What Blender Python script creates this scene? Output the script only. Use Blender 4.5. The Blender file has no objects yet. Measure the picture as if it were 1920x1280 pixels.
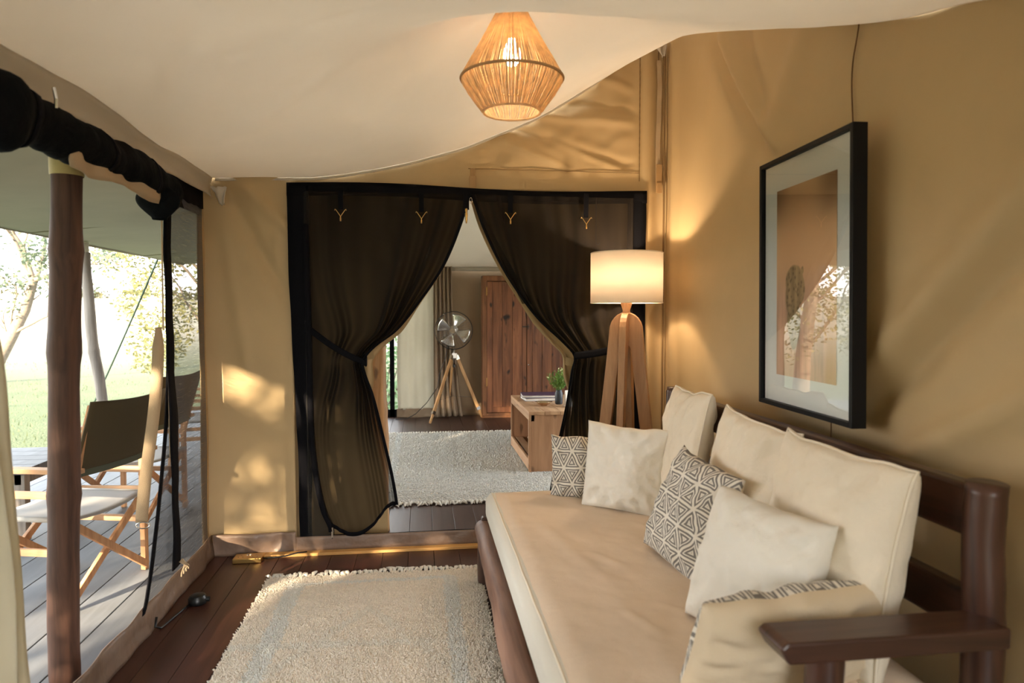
import bpy, bmesh, math, random
from mathutils import Vector, Matrix, noise
R = math.radians
PI = math.pi
rnd = random.Random(7)
SC = bpy.context.scene
COL = SC.collection

# ------------------------------------------------------------------ camera, sky, sun, exposure
cd = bpy.data.cameras.new('camera')
cd.sensor_width = 36; cd.lens = 24; cd.clip_start = .05; cd.clip_end = 800
cd.dof.use_dof = True; cd.dof.focus_distance = 4.3; cd.dof.aperture_fstop = 2.8
cam = bpy.data.objects.new('camera', cd); COL.objects.link(cam)
cam.location = (0, 0, 1.4)
cam.rotation_euler = (R(90-2.46), 0, R(-7.56))
SC.camera = cam

SUN_AZ, SUN_EL = R(33), R(13)
W = bpy.data.worlds.new('sky'); SC.world = W; W.use_nodes = True
wn = W.node_tree.nodes; wl = W.node_tree.links
bg = wn['Background']
tc = wn.new('ShaderNodeTexCoord'); sx = wn.new('ShaderNodeSeparateXYZ'); rp = wn.new('ShaderNodeValToRGB')
wl.new(tc.outputs['Generated'], sx.inputs[0]); wl.new(sx.outputs['Z'], rp.inputs[0]); wl.new(rp.outputs[0], bg.inputs[0])
rp.color_ramp.elements[0].position = 0; rp.color_ramp.elements[0].color = (1.0, .95, .90, 1)
rp.color_ramp.elements[1].position = .6; rp.color_ramp.elements[1].color = (.84, .93, 1.0, 1)
bg.inputs[1].default_value = 4.3

def lamp(name, kind, loc, energy, color, **kw):
    d = bpy.data.lights.new(name, kind); d.energy = energy; d.color = color
    for k, v in kw.items(): setattr(d, k, v)
    o = bpy.data.objects.new(name, d); COL.objects.link(o); o.location = loc
    return o
sun = lamp('sun', 'SUN', (-20, -20, 20), 20.0, (1.0, .80, .55), angle=R(.7))
sd = Vector((math.sin(SUN_AZ)*math.cos(SUN_EL), math.cos(SUN_AZ)*math.cos(SUN_EL), -math.sin(SUN_EL)))
sun.rotation_euler = sd.to_track_quat('-Z', 'Y').to_euler()

SC.view_settings.view_transform = 'Standard'; SC.view_settings.look = 'None'
SC.view_settings.gamma = 1.0; SC.view_settings.use_curve_mapping = False
SC.view_settings.exposure = 1.02
SC.cycles.use_denoising = True
SC.cycles.max_bounces = 10; SC.cycles.diffuse_bounces = 6; SC.cycles.transparent_max_bounces = 16
SC.cycles.sample_clamp_indirect = 8

# ------------------------------------------------------------------ helpers
class MB:
    def __init__(s): s.v = []; s.f = []; s.m = []; s.c = []
    def add(s, vs, fs, mi=0):
        b = len(s.v); s.v += [tuple(v) for v in vs]; s.f += [tuple(b+i for i in f) for f in fs]; s.m += [mi]*len(fs)
        return s
    def box(s, a, b, mi=0, M=None):
        x0, y0, z0 = a; x1, y1, z1 = b
        vs = [Vector(p) for p in ((x0,y0,z0),(x1,y0,z0),(x1,y1,z0),(x0,y1,z0),(x0,y0,z1),(x1,y0,z1),(x1,y1,z1),(x0,y1,z1))]
        if M is not None: vs = [M @ v for v in vs]
        return s.add(vs, [(0,3,2,1),(4,5,6,7),(0,1,5,4),(1,2,6,5),(2,3,7,6),(3,0,4,7)], mi)
    def beam(s, p, q, w, d, up=(0,0,1), mi=0):
        p = Vector(p); q = Vector(q); a = (q-p); L = a.length; a.normalize(); up = Vector(up)
        r = a.cross(up)
        if r.length < 1e-4: r = a.cross(Vector((0,1,0)))
        r.normalize(); u = r.cross(a)
        M = Matrix((r, u, a)).transposed().to_4x4(); M.translation = p
        return s.box((-w/2,-d/2,0), (w/2,d/2,L), mi, M)
    def tube(s, path, rad, n=10, mi=0, caps=True, ref=None):
        P = [Vector(p) for p in path]
        if not isinstance(rad, (list, tuple)): rad = [rad]*len(P)
        vs = []; fs = []
        pr = None
        for i, p in enumerate(P):
            t = (P[min(i+1, len(P)-1)] - P[max(i-1, 0)])
            if t.length < 1e-9: t = Vector((0,0,1))
            t.normalize()
            if pr is None:
                r = t.cross(Vector(ref) if ref else (Vector((0,0,1)) if abs(t.z) < .9 else Vector((1,0,0))))
            else:
                r = pr - t*pr.dot(t)
            r.normalize(); pr = r; u = t.cross(r)
            for k in range(n):
                a = 2*PI*k/n
                vs.append(p + (r*math.cos(a) + u*math.sin(a))*rad[i])
        for i in range(len(P)-1):
            for k in range(n):
                fs.append((i*n+k, i*n+(k+1)%n, (i+1)*n+(k+1)%n, (i+1)*n+k))
        if caps:
            fs.append(tuple(range(n-1, -1, -1))); fs.append(tuple((len(P)-1)*n+k for k in range(n)))
        return s.add(vs, fs, mi)
    def lathe(s, prof, n=32, c=(0,0,0), mi=0, M=None):
        vs = []; fs = []
        for r, z in prof:
            for k in range(n):
                a = 2*PI*k/n; v = Vector((r*math.cos(a), r*math.sin(a), z))
                if M is not None: v = M @ v
                vs.append(v + Vector(c))
        for i in range(len(prof)-1):
            for k in range(n):
                fs.append((i*n+k, i*n+(k+1)%n, (i+1)*n+(k+1)%n, (i+1)*n+k))
        return s.add(vs, fs, mi)
    def grid(s, f, nu, nv, mi=0, keep=None):
        vs = [f(i/nu, j/nv) for j in range(nv+1) for i in range(nu+1)]
        fs = []
        for j in range(nv):
            for i in range(nu):
                if keep and not keep((i+.5)/nu, (j+.5)/nv): continue
                a = j*(nu+1)+i; fs.append((a, a+1, a+nu+2, a+nu+1))
        return s.add(vs, fs, mi)
    def prism(s, pts, d, mi=0, M=None):
        n = len(pts)
        vs = [Vector((x, 0, z)) for x, z in pts] + [Vector((x, d, z)) for x, z in pts]
        if M is not None: vs = [M @ v for v in vs]
        fs = [tuple(range(n)), tuple(range(2*n-1, n-1, -1))] + [(i, i+n, (i+1)%n+n, (i+1)%n) for i in range(n)]
        return s.add(vs, fs, mi)
    def mesh(s, name, mats, smooth=False):
        me = bpy.data.meshes.new(name); me.from_pydata(s.v, [], s.f)
        for m in (mats if isinstance(mats, (list, tuple)) else [mats]): me.materials.append(m)
        if any(s.m): me.polygons.foreach_set('material_index', s.m)
        if smooth: me.polygons.foreach_set('use_smooth', [True]*len(me.polygons))
        if s.c:
            ca = me.color_attributes.new('Col', 'FLOAT_COLOR', 'POINT')
            ca.data.foreach_set('color', [x for c in s.c for x in (c[0], c[1], c[2], 1)])
        me.update()
        return me
    def obj(s, name, mats, parent=None, smooth=False, bevel=0, solid=0, sub=0, **kw):
        o = bpy.data.objects.new(name, s.mesh(name, mats, smooth)); COL.objects.link(o)
        if parent: o.parent = parent
        if solid:
            m = o.modifiers.new('s', 'SOLIDIFY'); m.thickness = solid; m.offset = 0
        if bevel:
            m = o.modifiers.new('b', 'BEVEL'); m.width = bevel; m.segments = 2; m.limit_method = 'ANGLE'
        if sub:
            m = o.modifiers.new('u', 'SUBSURF'); m.levels = sub; m.render_levels = sub
        for k, v in kw.items(): o[k] = v
        return o

def link_copy(o, parent=None, name=None):
    c = o.copy(); COL.objects.link(c)
    if parent: c.parent = parent
    return c
def copy_tree(o, parent=None):
    c = link_copy(o, parent)
    for ch in list(o.children): copy_tree(ch, c)
    return c
def thing(name, label, cat, loc=(0,0,0), rz=0, group=None):
    o = bpy.data.objects.new(name, None); COL.objects.link(o); o.location = loc; o.rotation_euler = (0,0,rz)
    o['label'] = label; o['category'] = cat
    if group: o['group'] = group
    return o
def tag(o, label, cat, group=None, kind=None):
    o['label'] = label; o['category'] = cat
    if group: o['group'] = group
    if kind: o['kind'] = kind
    return o
def rebase(root, loc):
    """place the thing's Empty at loc although the parts were written in world coordinates"""
    root.location = loc
    d = Vector(loc)
    for ch in root.children:
        ch.location = Vector(ch.location) - d
def lerp(a, b, t): return a+(b-a)*t
def sm(a, b, x):
    t = max(0, min(1, (x-a)/(b-a))); return t*t*(3-2*t)
def tab(T, x):
    if x <= T[0][0]: return T[0][1]
    for (a, p), (b, q) in zip(T, T[1:]):
        if x <= b: return lerp(p, q, (x-a)/(b-a))
    return T[-1][1]
def stab(T, x):
    """smooth table (Catmull-Rom)"""
    n = len(T)
    if x <= T[0][0]: return T[0][1]
    if x >= T[-1][0]: return T[-1][1]
    for i in range(n-1):
        if x <= T[i+1][0]:
            x0, y0 = T[i]; x1, y1 = T[i+1]; h = x1-x0; t = (x-x0)/h
            m0 = (y1-T[i-1][1])/(x1-T[i-1][0]) if i > 0 else (y1-y0)/h
            m1 = (T[i+2][1]-y0)/(T[i+2][0]-x0) if i+2 < n else (y1-y0)/h
            return (2*t**3-3*t*t+1)*y0+(t**3-2*t*t+t)*h*m0+(-2*t**3+3*t*t)*y1+(t**3-t*t)*h*m1
def nz(x, y, z=0): return noise.noise(Vector((x, y, z)))
def ridge(p, q, w, amp, a, b):
    """height of a soft fold along segment p-q at (a,b)"""
    px, py = p; qx, qy = q; dx = qx-px; dy = qy-py; L2 = dx*dx+dy*dy
    t = ((a-px)*dx+(b-py)*dy)/L2; tc_ = max(0, min(1, t))
    d = math.hypot(a-px-dx*tc_, b-py-dy*tc_)
    e = min(1, 4*max(0, min(tc_+.12, 1.12-tc_)))
    return amp*math.exp(-(d/w)**2)*e

# ------------------------------------------------------------------ materials
def nodes(name):
    m = bpy.data.materials.new(name); m.use_nodes = True
    return m, m.node_tree.nodes, m.node_tree.links, m.node_tree.nodes['Principled BSDF']
def mat(name, col, rough=.7, var=.0, vscale=3, bump=0, bscale=300, metal=0, trans=0, spec=.3, stretch=(1,1,1), coat=0, fold=0, fscale=6, col2=None):
    m, N, L, P = nodes(name)
    P.inputs['Roughness'].default_value = rough; P.inputs['Metallic'].default_value = metal
    P.inputs['Specular IOR Level'].default_value = spec; P.inputs['Coat Weight'].default_value = coat
    P.inputs['Base Color'].default_value = (*col, 1)
    t = N.new('ShaderNodeTexCoord'); mp = N.new('ShaderNodeMapping'); mp.inputs['Scale'].default_value = stretch
    L.new(t.outputs['Object'], mp.inputs[0])
    csrc = None
    if var or col2:
        n = N.new('ShaderNodeTexNoise'); n.inputs['Scale'].default_value = vscale; n.inputs['Detail'].default_value = 5
        L.new(mp.outputs[0], n.inputs['Vector'])
        r = N.new('ShaderNodeValToRGB'); r.color_ramp.elements[0].position = .32; r.color_ramp.elements[1].position = .68
        c2 = col2 or tuple(min(1, c*(1+var)) for c in col); c1 = col if col2 else tuple(c*(1-var) for c in col)
        r.color_ramp.elements[0].color = (*c1, 1); r.color_ramp.elements[1].color = (*c2, 1)
        L.new(n.outputs[0], r.inputs[0]); L.new(r.outputs[0], P.inputs['Base Color']); csrc = r.outputs[0]
    prev = None
    for sc_, st in ((bscale, bump), (fscale, fold)):
        if not st: continue
        n = N.new('ShaderNodeTexNoise'); n.inputs['Scale'].default_value = sc_; n.inputs['Detail'].default_value = 3
        L.new(mp.outputs[0], n.inputs['Vector'])
        b = N.new('ShaderNodeBump'); b.inputs['Strength'].default_value = min(1, st); b.inputs['Distance'].default_value = .003 if sc_ > 50 else .03
        L.new(n.outputs[0], b.inputs['Height'])
        if prev: L.new(prev, b.inputs['Normal'])
        prev = b.outputs[0]
    if prev: L.new(prev, P.inputs['Normal'])
    if trans:
        tr = N.new('ShaderNodeBsdfTranslucent'); mx = N.new('ShaderNodeMixShader'); mx.inputs[0].default_value = trans
        if csrc: L.new(csrc, tr.inputs[0])
        else: tr.inputs[0].default_value = (*col, 1)
        L.new(P.outputs[0], mx.inputs[1]); L.new(tr.outputs[0], mx.inputs[2]); L.new(mx.outputs[0], N['Material Output'].inputs[0])
    return m
def sheer(name, col, cover, rough=.8, weave=0):
    """net: a fraction of the rays pass straight through between the threads"""
    m, N, L, P = nodes(name)
    P.inputs['Base Color'].default_value = (*col, 1); P.inputs['Roughness'].default_value = rough
    t = N.new('ShaderNodeBsdfTransparent'); mx = N.new('ShaderNodeMixShader'); mx.inputs[0].default_value = cover
    if weave:
        tcn = N.new('ShaderNodeTexCoord'); n = N.new('ShaderNodeTexNoise'); mp = N.new('ShaderNodeMapping')
        mp.inputs['Scale'].default_value = (3, 3, 90); n.inputs['Scale'].default_value = 3; n.inputs['Detail'].default_value = 4
        L.new(tcn.outputs['Object'], mp.inputs[0]); L.new(mp.outputs[0], n.inputs[0])
        mr = N.new('ShaderNodeMapRange'); mr.inputs['From Min'].default_value = .3; mr.inputs['From Max'].default_value = .7
        mr.inputs['To Min'].default_value = cover-weave; mr.inputs['To Max'].default_value = cover+weave
        L.new(n.outputs[0], mr.inputs[0]); L.new(mr.outputs[0], mx.inputs[0])
    L.new(t.outputs[0], mx.inputs[1]); L.new(P.outputs[0], mx.inputs[2]); L.new(mx.outputs[0], N['Material Output'].inputs[0])
    return m
def net_density(name, col):
    """door net: where the cloth is gathered more threads lie over each other ('Col' holds the cover)"""
    m, N, L, P = nodes(name)
    P.inputs['Base Color'].default_value = (*col, 1); P.inputs['Roughness'].default_value = .85; P.inputs['Specular IOR Level'].default_value = .05
    t = N.new('ShaderNodeBsdfTransparent'); mx = N.new('ShaderNodeMixShader')
    a = N.new('ShaderNodeVertexColor'); a.layer_name = 'Col'; L.new(a.outputs[0], mx.inputs[0])
    L.new(t.outputs[0], mx.inputs[1]); L.new(P.outputs[0], mx.inputs[2]); L.new(mx.outputs[0], N['Material Output'].inputs[0])
    return m
def net_cloth(fn, nu, nv, flip, zt, parent):
    mb = MB(); mb.grid(fn, nu, nv); n1 = nu+1
    for j in range(nv+1):
        for i in range(n1):
            p = mb.v[j*n1+i]; q = mb.v[j*n1+min(i+1,nu)]; o_ = mb.v[j*n1+max(i-1,0)]
            dx = abs(q[0]-o_[0])+1e-5; dl = math.hypot(q[0]-o_[0], q[1]-o_[1]); u = i/nu; z = p[2]
            k = gather(z, zt, .42 if z > zt else .38); e = u if flip else 1-u
            c = .74+.12*sm(1.2,1.9,z)-.16*sm(1.0,.5,z)  # denser at the top, thinner below: shade of the upper doorway put into cover
            c = 1-(1-c)**(dl/dx)
            fold = .5+.5*math.sin(2*PI*(5*u+1.6*nz(u*2.3,1.3,zt)) + 1.2*nz(u*2,z*1.5,3)); fold *= .55+.9*abs(nz(u*4.1,zt,9))
            c = lerp(c, .97, min(1, k*1.3*(.10+.90*sm(.30,.80,e))*(.40+.60*fold)))
            c = min(.98, c+.10*nz(u*9,z*1.1,7)+.14*math.exp(-(min(u,1-u)/.02)**2))
            mb.c.append((c,c,c))
    return mb.obj('net', NETD, parent, smooth=True)
def wood(name, dark, light, rough=.45, scale=1.0, axis='Z', spec=.3, knots=0):
    m, N, L, P = nodes(name)
    P.inputs['Roughness'].default_value = rough; P.inputs['Specular IOR Level'].default_value = spec
    t = N.new('ShaderNodeTexCoord'); mp = N.new('ShaderNodeMapping')
    st = {'X': (1.2, 14, 14), 'Y': (14, 1.2, 14), 'Z': (14, 14, 1.2)}[axis]
    mp.inputs['Scale'].default_value = tuple(x*scale for x in st)
    oi = N.new('ShaderNodeObjectInfo'); ad = N.new('ShaderNodeVectorMath'); ad.operation = 'ADD'
    cx = N.new('ShaderNodeCombineXYZ'); mu = N.new('ShaderNodeMath'); mu.operation = 'MULTIPLY'; mu.inputs[1].default_value = 37
    L.new(oi.outputs['Random'], mu.inputs[0])
    for i in range(3): L.new(mu.outputs[0], cx.inputs[i])
    L.new(t.outputs['Object'], mp.inputs[0]); L.new(mp.outputs[0], ad.inputs[0]); L.new(cx.outputs[0], ad.inputs[1])
    n = N.new('ShaderNodeTexNoise'); n.inputs['Scale'].default_value = 1.6; n.inputs['Detail'].default_value = 7; n.inputs['Roughness'].default_value = .62; n.inputs['Distortion'].default_value = .5
    L.new(ad.outputs[0], n.inputs[0])
    r = N.new('ShaderNodeValToRGB'); e = r.color_ramp.elements
    e[0].position = .3; e[1].position = .7; e[0].color = (*dark, 1); e[1].color = (*light, 1)
    L.new(n.outputs[0], r.inputs[0])
    hs = N.new('ShaderNodeHueSaturation'); mr = N.new('ShaderNodeMapRange'); mr.inputs['To Min'].default_value = .85; mr.inputs['To Max'].default_value = 1.15
    L.new(oi.outputs['Random'], mr.inputs[0]); L.new(mr.outputs[0], hs.inputs['Value']); L.new(r.outputs[0], hs.inputs['Color'])
    out = hs.outputs[0]
    if knots:
        v = N.new('ShaderNodeTexNoise'); v.inputs['Scale'].default_value = .55; v.inputs['Detail'].default_value = 1
        mp2 = N.new('ShaderNodeMapping'); mp2.inputs['Scale'].default_value = {'X': (6,24,24), 'Y': (24,6,24), 'Z': (24,24,10)}[axis]
        L.new(t.outputs['Object'], mp2.inputs[0]); ad2 = N.new('ShaderNodeVectorMath'); ad2.operation = 'ADD'
        L.new(mp2.outputs[0], ad2.inputs[0]); L.new(cx.outputs[0], ad2.inputs[1]); L.new(ad2.outputs[0], v.inputs[0])
        r2 = N.new('ShaderNodeValToRGB'); r2.color_ramp.elements[0].position = .66; r2.color_ramp.elements[1].position = .74
        r2.color_ramp.elements[0].color = (0,0,0,1); r2.color_ramp.elements[1].color = (knots,)*3+(1,)
        L.new(v.outputs[0], r2.inputs[0])
        mx = N.new('ShaderNodeMix'); mx.data_type = 'RGBA'; mx.inputs['B'].default_value = (.02,.01,.006,1)
        L.new(r2.outputs[0], mx.inputs['Factor']); L.new(out, mx.inputs['A']); out = mx.outputs['Result']
    L.new(out, P.inputs['Base Color'])
    b = N.new('ShaderNodeBump'); b.inputs['Strength'].default_value = .25; b.inputs['Distance'].default_value = .003
    L.new(n.outputs[0], b.inputs['Height']); L.new(b.outputs[0], P.inputs['Normal'])
    return m
def vcol(name, rough=.9, bump=0, bscale=200, mul=1):
    m, N, L, P = nodes(name)
    a = N.new('ShaderNodeVertexColor'); a.layer_name = 'Col'; P.inputs['Roughness'].default_value = rough
    P.inputs['Specular IOR Level'].default_value = .1
    L.new(a.outputs[0], P.inputs['Base Color'])
    if bump:
        n = N.new('ShaderNodeTexNoise'); n.inputs['Scale'].default_value = bscale; b = N.new('ShaderNodeBump'); b.inputs['Strength'].default_value = bump; b.inputs['Distance'].default_value = .005
        L.new(n.outputs[0], b.inputs['Height']); L.new(b.outputs[0], P.inputs['Normal'])
    return m
def triangle_print(name, light, dark, scale):
    """hand-printed rows of nested triangles, in the cushion's own UV"""
    m, N, L, P = nodes(name); P.inputs['Roughness'].default_value = .9; P.inputs['Specular IOR Level'].default_value = .1
    uv = N.new('ShaderNodeUVMap'); uv.uv_map = 'uv'
    ns = N.new('ShaderNodeTexNoise'); ns.inputs['Scale'].default_value = 5; ns.inputs['Detail'].default_value = 1
    L.new(uv.outputs[0], ns.inputs[0])
    sb = N.new('ShaderNodeVectorMath'); sb.operation = 'SUBTRACT'; sb.inputs[1].default_value = (.5,.5,.5); L.new(ns.outputs['Color'], sb.inputs[0])
    sc_ = N.new('ShaderNodeVectorMath'); sc_.operation = 'SCALE'; sc_.inputs['Scale'].default_value = .045; L.new(sb.outputs[0], sc_.inputs[0])
    ad = N.new('ShaderNodeVectorMath'); L.new(uv.outputs[0], ad.inputs[0]); L.new(sc_.outputs[0], ad.inputs[1])
    sp = N.new('ShaderNodeSeparateXYZ'); L.new(ad.outputs[0], sp.inputs[0])
    def M(op, a, b=None, c=None):
        n = N.new('ShaderNodeMath'); n.operation = op
        for i, x in enumerate((a, b, c)):
            if x is None: continue
            if isinstance(x, (int, float)): n.inputs[i].default_value = x
            else: L.new(x, n.inputs[i])
        return n.outputs[0]
    ds = []
    for ax, ay in ((0, 1), (.95, .5), (.95, -.5)):
        t = M('ADD', M('MULTIPLY', sp.outputs[0], ax*scale), M('MULTIPLY', sp.outputs[1], ay*scale))
        f = M('FRACT', M('ADD', t, 50))
        ds.append(M('MINIMUM', f, M('SUBTRACT', 1, f)))
    d = M('MINIMUM', ds[0], M('MINIMUM', ds[1], ds[2]))
    band = M('FRACT', M('MULTIPLY', d, 7.6))
    on = M('GREATER_THAN', band, .42)
    # a few rows carry plain hatching instead
    row = M('FLOOR', M('MULTIPLY', sp.outputs[1], scale)); sel = M('LESS_THAN', M('FRACT', M('MULTIPLY', M('SINE', M('MULTIPLY', row, 12.9898)), 437.5)), .10)
    hat = M('GREATER_THAN', M('FRACT', M('MULTIPLY', M('ADD', sp.outputs[0], M('MULTIPLY', sp.outputs[1], .7)), scale*3.2)), .45)
    k = M('ADD', M('MULTIPLY', on, M('SUBTRACT', 1, sel)), M('MULTIPLY', hat, sel))
    mx = N.new('ShaderNodeMix'); mx.data_type = 'RGBA'; mx.inputs['A'].default_value = (*light, 1); mx.inputs['B'].default_value = (*dark, 1)
    L.new(k, mx.inputs['Factor']); L.new(mx.outputs['Result'], P.inputs['Base Color'])
    return m

CANVAS = mat('tan_canvas', (.50, .365, .195), .62, var=.05, vscale=2, bump=.25, bscale=420, fold=.25, fscale=3.5, spec=.35)
CANVAS2 = mat('tan_canvas_flap', (.42, .30, .15), .7, var=.05, bump=.2, bscale=400, fold=.3, fscale=5)
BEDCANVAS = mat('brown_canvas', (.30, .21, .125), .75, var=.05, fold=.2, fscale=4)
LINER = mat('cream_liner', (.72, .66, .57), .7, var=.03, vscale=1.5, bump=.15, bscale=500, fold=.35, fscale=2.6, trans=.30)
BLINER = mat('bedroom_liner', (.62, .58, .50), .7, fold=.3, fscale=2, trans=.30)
VINYL = mat('taupe_vinyl', (.215, .145, .105), .42, var=.1, vscale=8, fold=.5, fscale=9, spec=.5)
BLACKTAPE = mat('black_webbing', (.006, .006, .008), .8, spec=.06, bump=.5, bscale=250)
BLACKROLL = mat('rolled_black_net', (.005, .006, .007), .85, spec=.06, bump=.5, bscale=200, fold=.6, fscale=14)
NET = sheer('black_door_net', (.008, .0065, .005), .76)
NETD = net_density('black_door_net_cloth', (.016, .013, .011))
NETW = sheer('black_window_net', (.10, .106, .125), .72, weave=.07)
VER = mat('veranda_canvas', (.44, .40, .29), .8, var=.04, fold=.3, fscale=2, trans=.06)
FLOORW = wood('dark_floor_board', (.040, .013, .009), (.080, .028, .019), .36, .8, 'Y', spec=.5)
BFLOORW = wood('dark_bedroom_board', (.036, .016, .012), (.068, .032, .024), .42, .8, 'Y', spec=.5)
DECKW = wood('grey_deck_board', (.110, .120, .136), (.165, .178, .198), .55, .6, 'Y', spec=.3)
POLEW = wood('rustic_pole', (.055, .030, .024), (.17, .085, .058), .6, 1.2, 'Z')
POLEG = wood('grey_rustic_pole', (.17, .145, .125), (.36, .31, .27), .7, 1.0, 'Z')
POLEL = wood('honey_log', (.30, .15, .06), (.60, .36, .17), .5, .9, 'Z', knots=.6)
BEDW = wood('dark_bed_timber', (.022, .010, .007), (.085, .036, .024), .35, 1.0, 'Y', spec=.5)
BEDWX = wood('dark_bed_timber_cross', (.022, .010, .007), (.080, .034, .023), .35, 1.0, 'X', spec=.5)
BEDWZ = wood('dark_bed_post_timber', (.022, .010, .007), (.095, .040, .026), .35, 1.0, 'Z', spec=.5)
SIDEW = wood('weathered_bed_rail', (.11, .055, .038), (.30, .17, .12), .5, .8, 'Y')
TEAK = wood('teak', (.36, .17, .08), (.62, .36, .19), .5, 1.3, 'Z')
TEAKH = wood('teak_horizontal', (.40, .21, .11), (.66, .42, .25), .5, 1.3, 'X')
LAMPW = wood('lamp_oak', (.30, .15, .07), (.50, .29, .15), .38, 1.2, 'Z', spec=.4)
FANW = wood('fan_leg_wood', (.42, .22, .09), (.60, .36, .16), .45, 1, 'Z')
CUPW = wood('cupboard_board', (.12, .042, .018), (.40, .16, .07), .4, .7, 'Z', spec=.4, knots=1)
CUPF = wood('cupboard_frame_wood', (.17, .07, .03), (.36, .16, .07), .45, .7, 'Z', knots=.5)
TABW = wood('crate_table_wood', (.36, .20, .11), (.56, .36, .21), .5, .7, 'Y', knots=.3)
TABZ = wood('crate_side_wood', (.32, .17, .09), (.48, .28, .16), .5, .7, 'Z', knots=.5)
THRESH = wood('threshold_wood', (.50, .26, .08), (.70, .42, .16), .5, 1, 'X')
LINEN = mat('cream_linen', (.78, .70, .58), .9, var=.03, bump=.5, bscale=380, fold=.5, fscale=11, spec=.1)
LINENW = mat('white_linen', (.78, .75, .69), .9, var=.02, bump=.5, bscale=380, fold=.45, fscale=10, spec=.1)
LINENB = mat('beige_linen_back', (.66, .55, .40), .9, var=.03, bump=.5, bscale=380, fold=.3, fscale=8, spec=.1)
PRINT = triangle_print('triangle_print', (.72, .68, .61), (.20, .185, .175), 4.4)
SHEET = mat('tan_bed_cover', (.71, .585, .465), .85, var=.03, bump=.4, bscale=350, fold=.35, fscale=5, spec=.15)
MATTR = mat('white_mattress_side', (.69, .66, .59), .85, bump=.4, bscale=300, fold=.2, fscale=4)
PIPE = mat('pale_piping', (.78, .70, .58), .8)
JUTE = mat('jute_yarn', (.84, .68, .47), .9, var=.15, vscale=40, bump=.5, bscale=300, trans=.55)
JUTED = mat('jute_ring', (.50, .32, .17), .9, bump=.5, bscale=300)
BLACKF = mat('black_frame', (.005, .005, .006), .5, spec=.2)
MATB = mat('white_mat_board', (.86, .85, .80), .9)
CHROME = mat('chrome', (.62, .60, .57), .18, metal=1)
BRASS = mat('brass', (.72, .46, .16), .3, metal=1)
DARKMET = mat('dark_metal', (.05, .045, .04), .4, metal=.8)
RUBBER = mat('black_rubber', (.008, .009, .010), .35, spec=.5)
CURTW = mat('white_curtain', (.66, .62, .52), .85, bump=.3, bscale=300, fold=.25, fscale=5, trans=.35)
CURTB = mat('taupe_curtain', (.34, .25, .17), .85, bump=.3, bscale=300, trans=.15)
STRAPM = mat('tan_webbing', (.46, .35, .23), .8, bump=.6, bscale=260)
SEATC = mat('grey_chair_canvas', (.40, .40, .40), .8, bump=.3, bscale=300)
BACKC = mat('olive_chair_canvas', (.085, .065, .035), .8, bump=.4, bscale=300)
BACKE = mat('chair_canvas_edge', (.10, .11, .08), .8)
ROPEM = mat('green_rope', (.015, .035, .03), .8)
BARK = mat('tree_bark', (.16, .13, .10), .9, var=.2, vscale=20)
def leafmat(name, a, b):
    return mat(name, a, .6, col2=b, vscale=1.2, trans=.35)
LEAFG = leafmat('grey_green_leaf', (.06, .085, .055), (.15, .185, .12))
LEAFY = leafmat('yellow_green_leaf', (.13, .15, .055), (.30, .27, .13))
LEAFP = leafmat('pale_far_leaf', (.052, .050, .020), (.095, .088, .042))
LEAFD = leafmat('deep_green_leaf', (.05, .10, .03), (.14, .22, .07))
PLANTG = mat('plant_leaf', (.05, .14, .02), .45, col2=(.22, .36, .07), vscale=30, trans=.2)
PLANTY = mat('plant_tip', (.60, .62, .30), .5)

# ------------------------------------------------------------------ ground and deck
def terrain():
    mb = MB(); n = 90
    xs = [-420 + 0*i for i in range(1)]
    def f(u, v):
        x = -3.0 - 300*u**2.2; y = -80 + 420*v
        d = math.hypot(x, y)
        h = -.5 + sm(70, 190, d)*5.6 + .10*nz(x*.25, y*.25)*sm(4, 20, d) + .5*nz(x*.03, y*.03, 3)*sm(40, 120, d)
        return (x, y, h)
    mb.grid(f, 70, 130)
    m, N, L, P = nodes('meadow_grass'); P.inputs['Roughness'].default_value = .95; P.inputs['Specular IOR Level'].default_value = .05
    t = N.new('ShaderNodeTexCoord'); a = N.new('ShaderNodeTexNoise'); a.inputs['Scale'].default_value = .22; a.inputs['Detail'].default_value = 8; a.inputs['Roughness'].default_value = .7
    L.new(t.outputs['Object'], a.inputs[0]); r = N.new('ShaderNodeValToRGB'); e = r.color_ramp.elements
    e[0].position = .3; e[1].position = .72; e[0].color = (.064, .082, .045, 1); e[1].color = (.108, .120, .070, 1); L.new(a.outputs[0], r.inputs[0])
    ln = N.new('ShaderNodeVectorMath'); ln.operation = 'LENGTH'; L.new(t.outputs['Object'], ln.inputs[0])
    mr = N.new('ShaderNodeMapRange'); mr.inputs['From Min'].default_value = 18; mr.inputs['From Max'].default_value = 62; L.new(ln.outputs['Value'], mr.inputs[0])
    mx = N.new('ShaderNodeMix'); mx.data_type = 'RGBA'; mx.inputs['B'].default_value = (.30, .27, .21, 1)  # pale dry far field, with distance haze put into its colour
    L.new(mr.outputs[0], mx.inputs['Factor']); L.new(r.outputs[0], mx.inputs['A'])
    n2 = N.new('ShaderNodeTexNoise'); n2.inputs['Scale'].default_value = 30; n2.inputs['Detail'].default_value = 3; L.new(t.outputs['Object'], n2.inputs[0])
    b = N.new('ShaderNodeBump'); b.inputs['Strength'].default_value = .8; b.inputs['Distance'].default_value = .05; L.new(n2.outputs[0], b.inputs['Height']); L.new(b.outputs[0], P.inputs['Normal'])
    L.new(mx.outputs['Result'], P.inputs['Base Color'])
    o = mb.obj('ground', m, smooth=True); o['kind'] = 'structure'
    # the ground under and behind the tent
    MB().add([(-3.0,-80,-.5),(60,-80,-.5),(60,60,-.5),(-3.0,60,-.5)], [(0,1,2,3)]).obj('ground_plot', m)['kind'] = 'structure'
terrain()
g = MB(); rr = random.Random(3)
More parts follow.
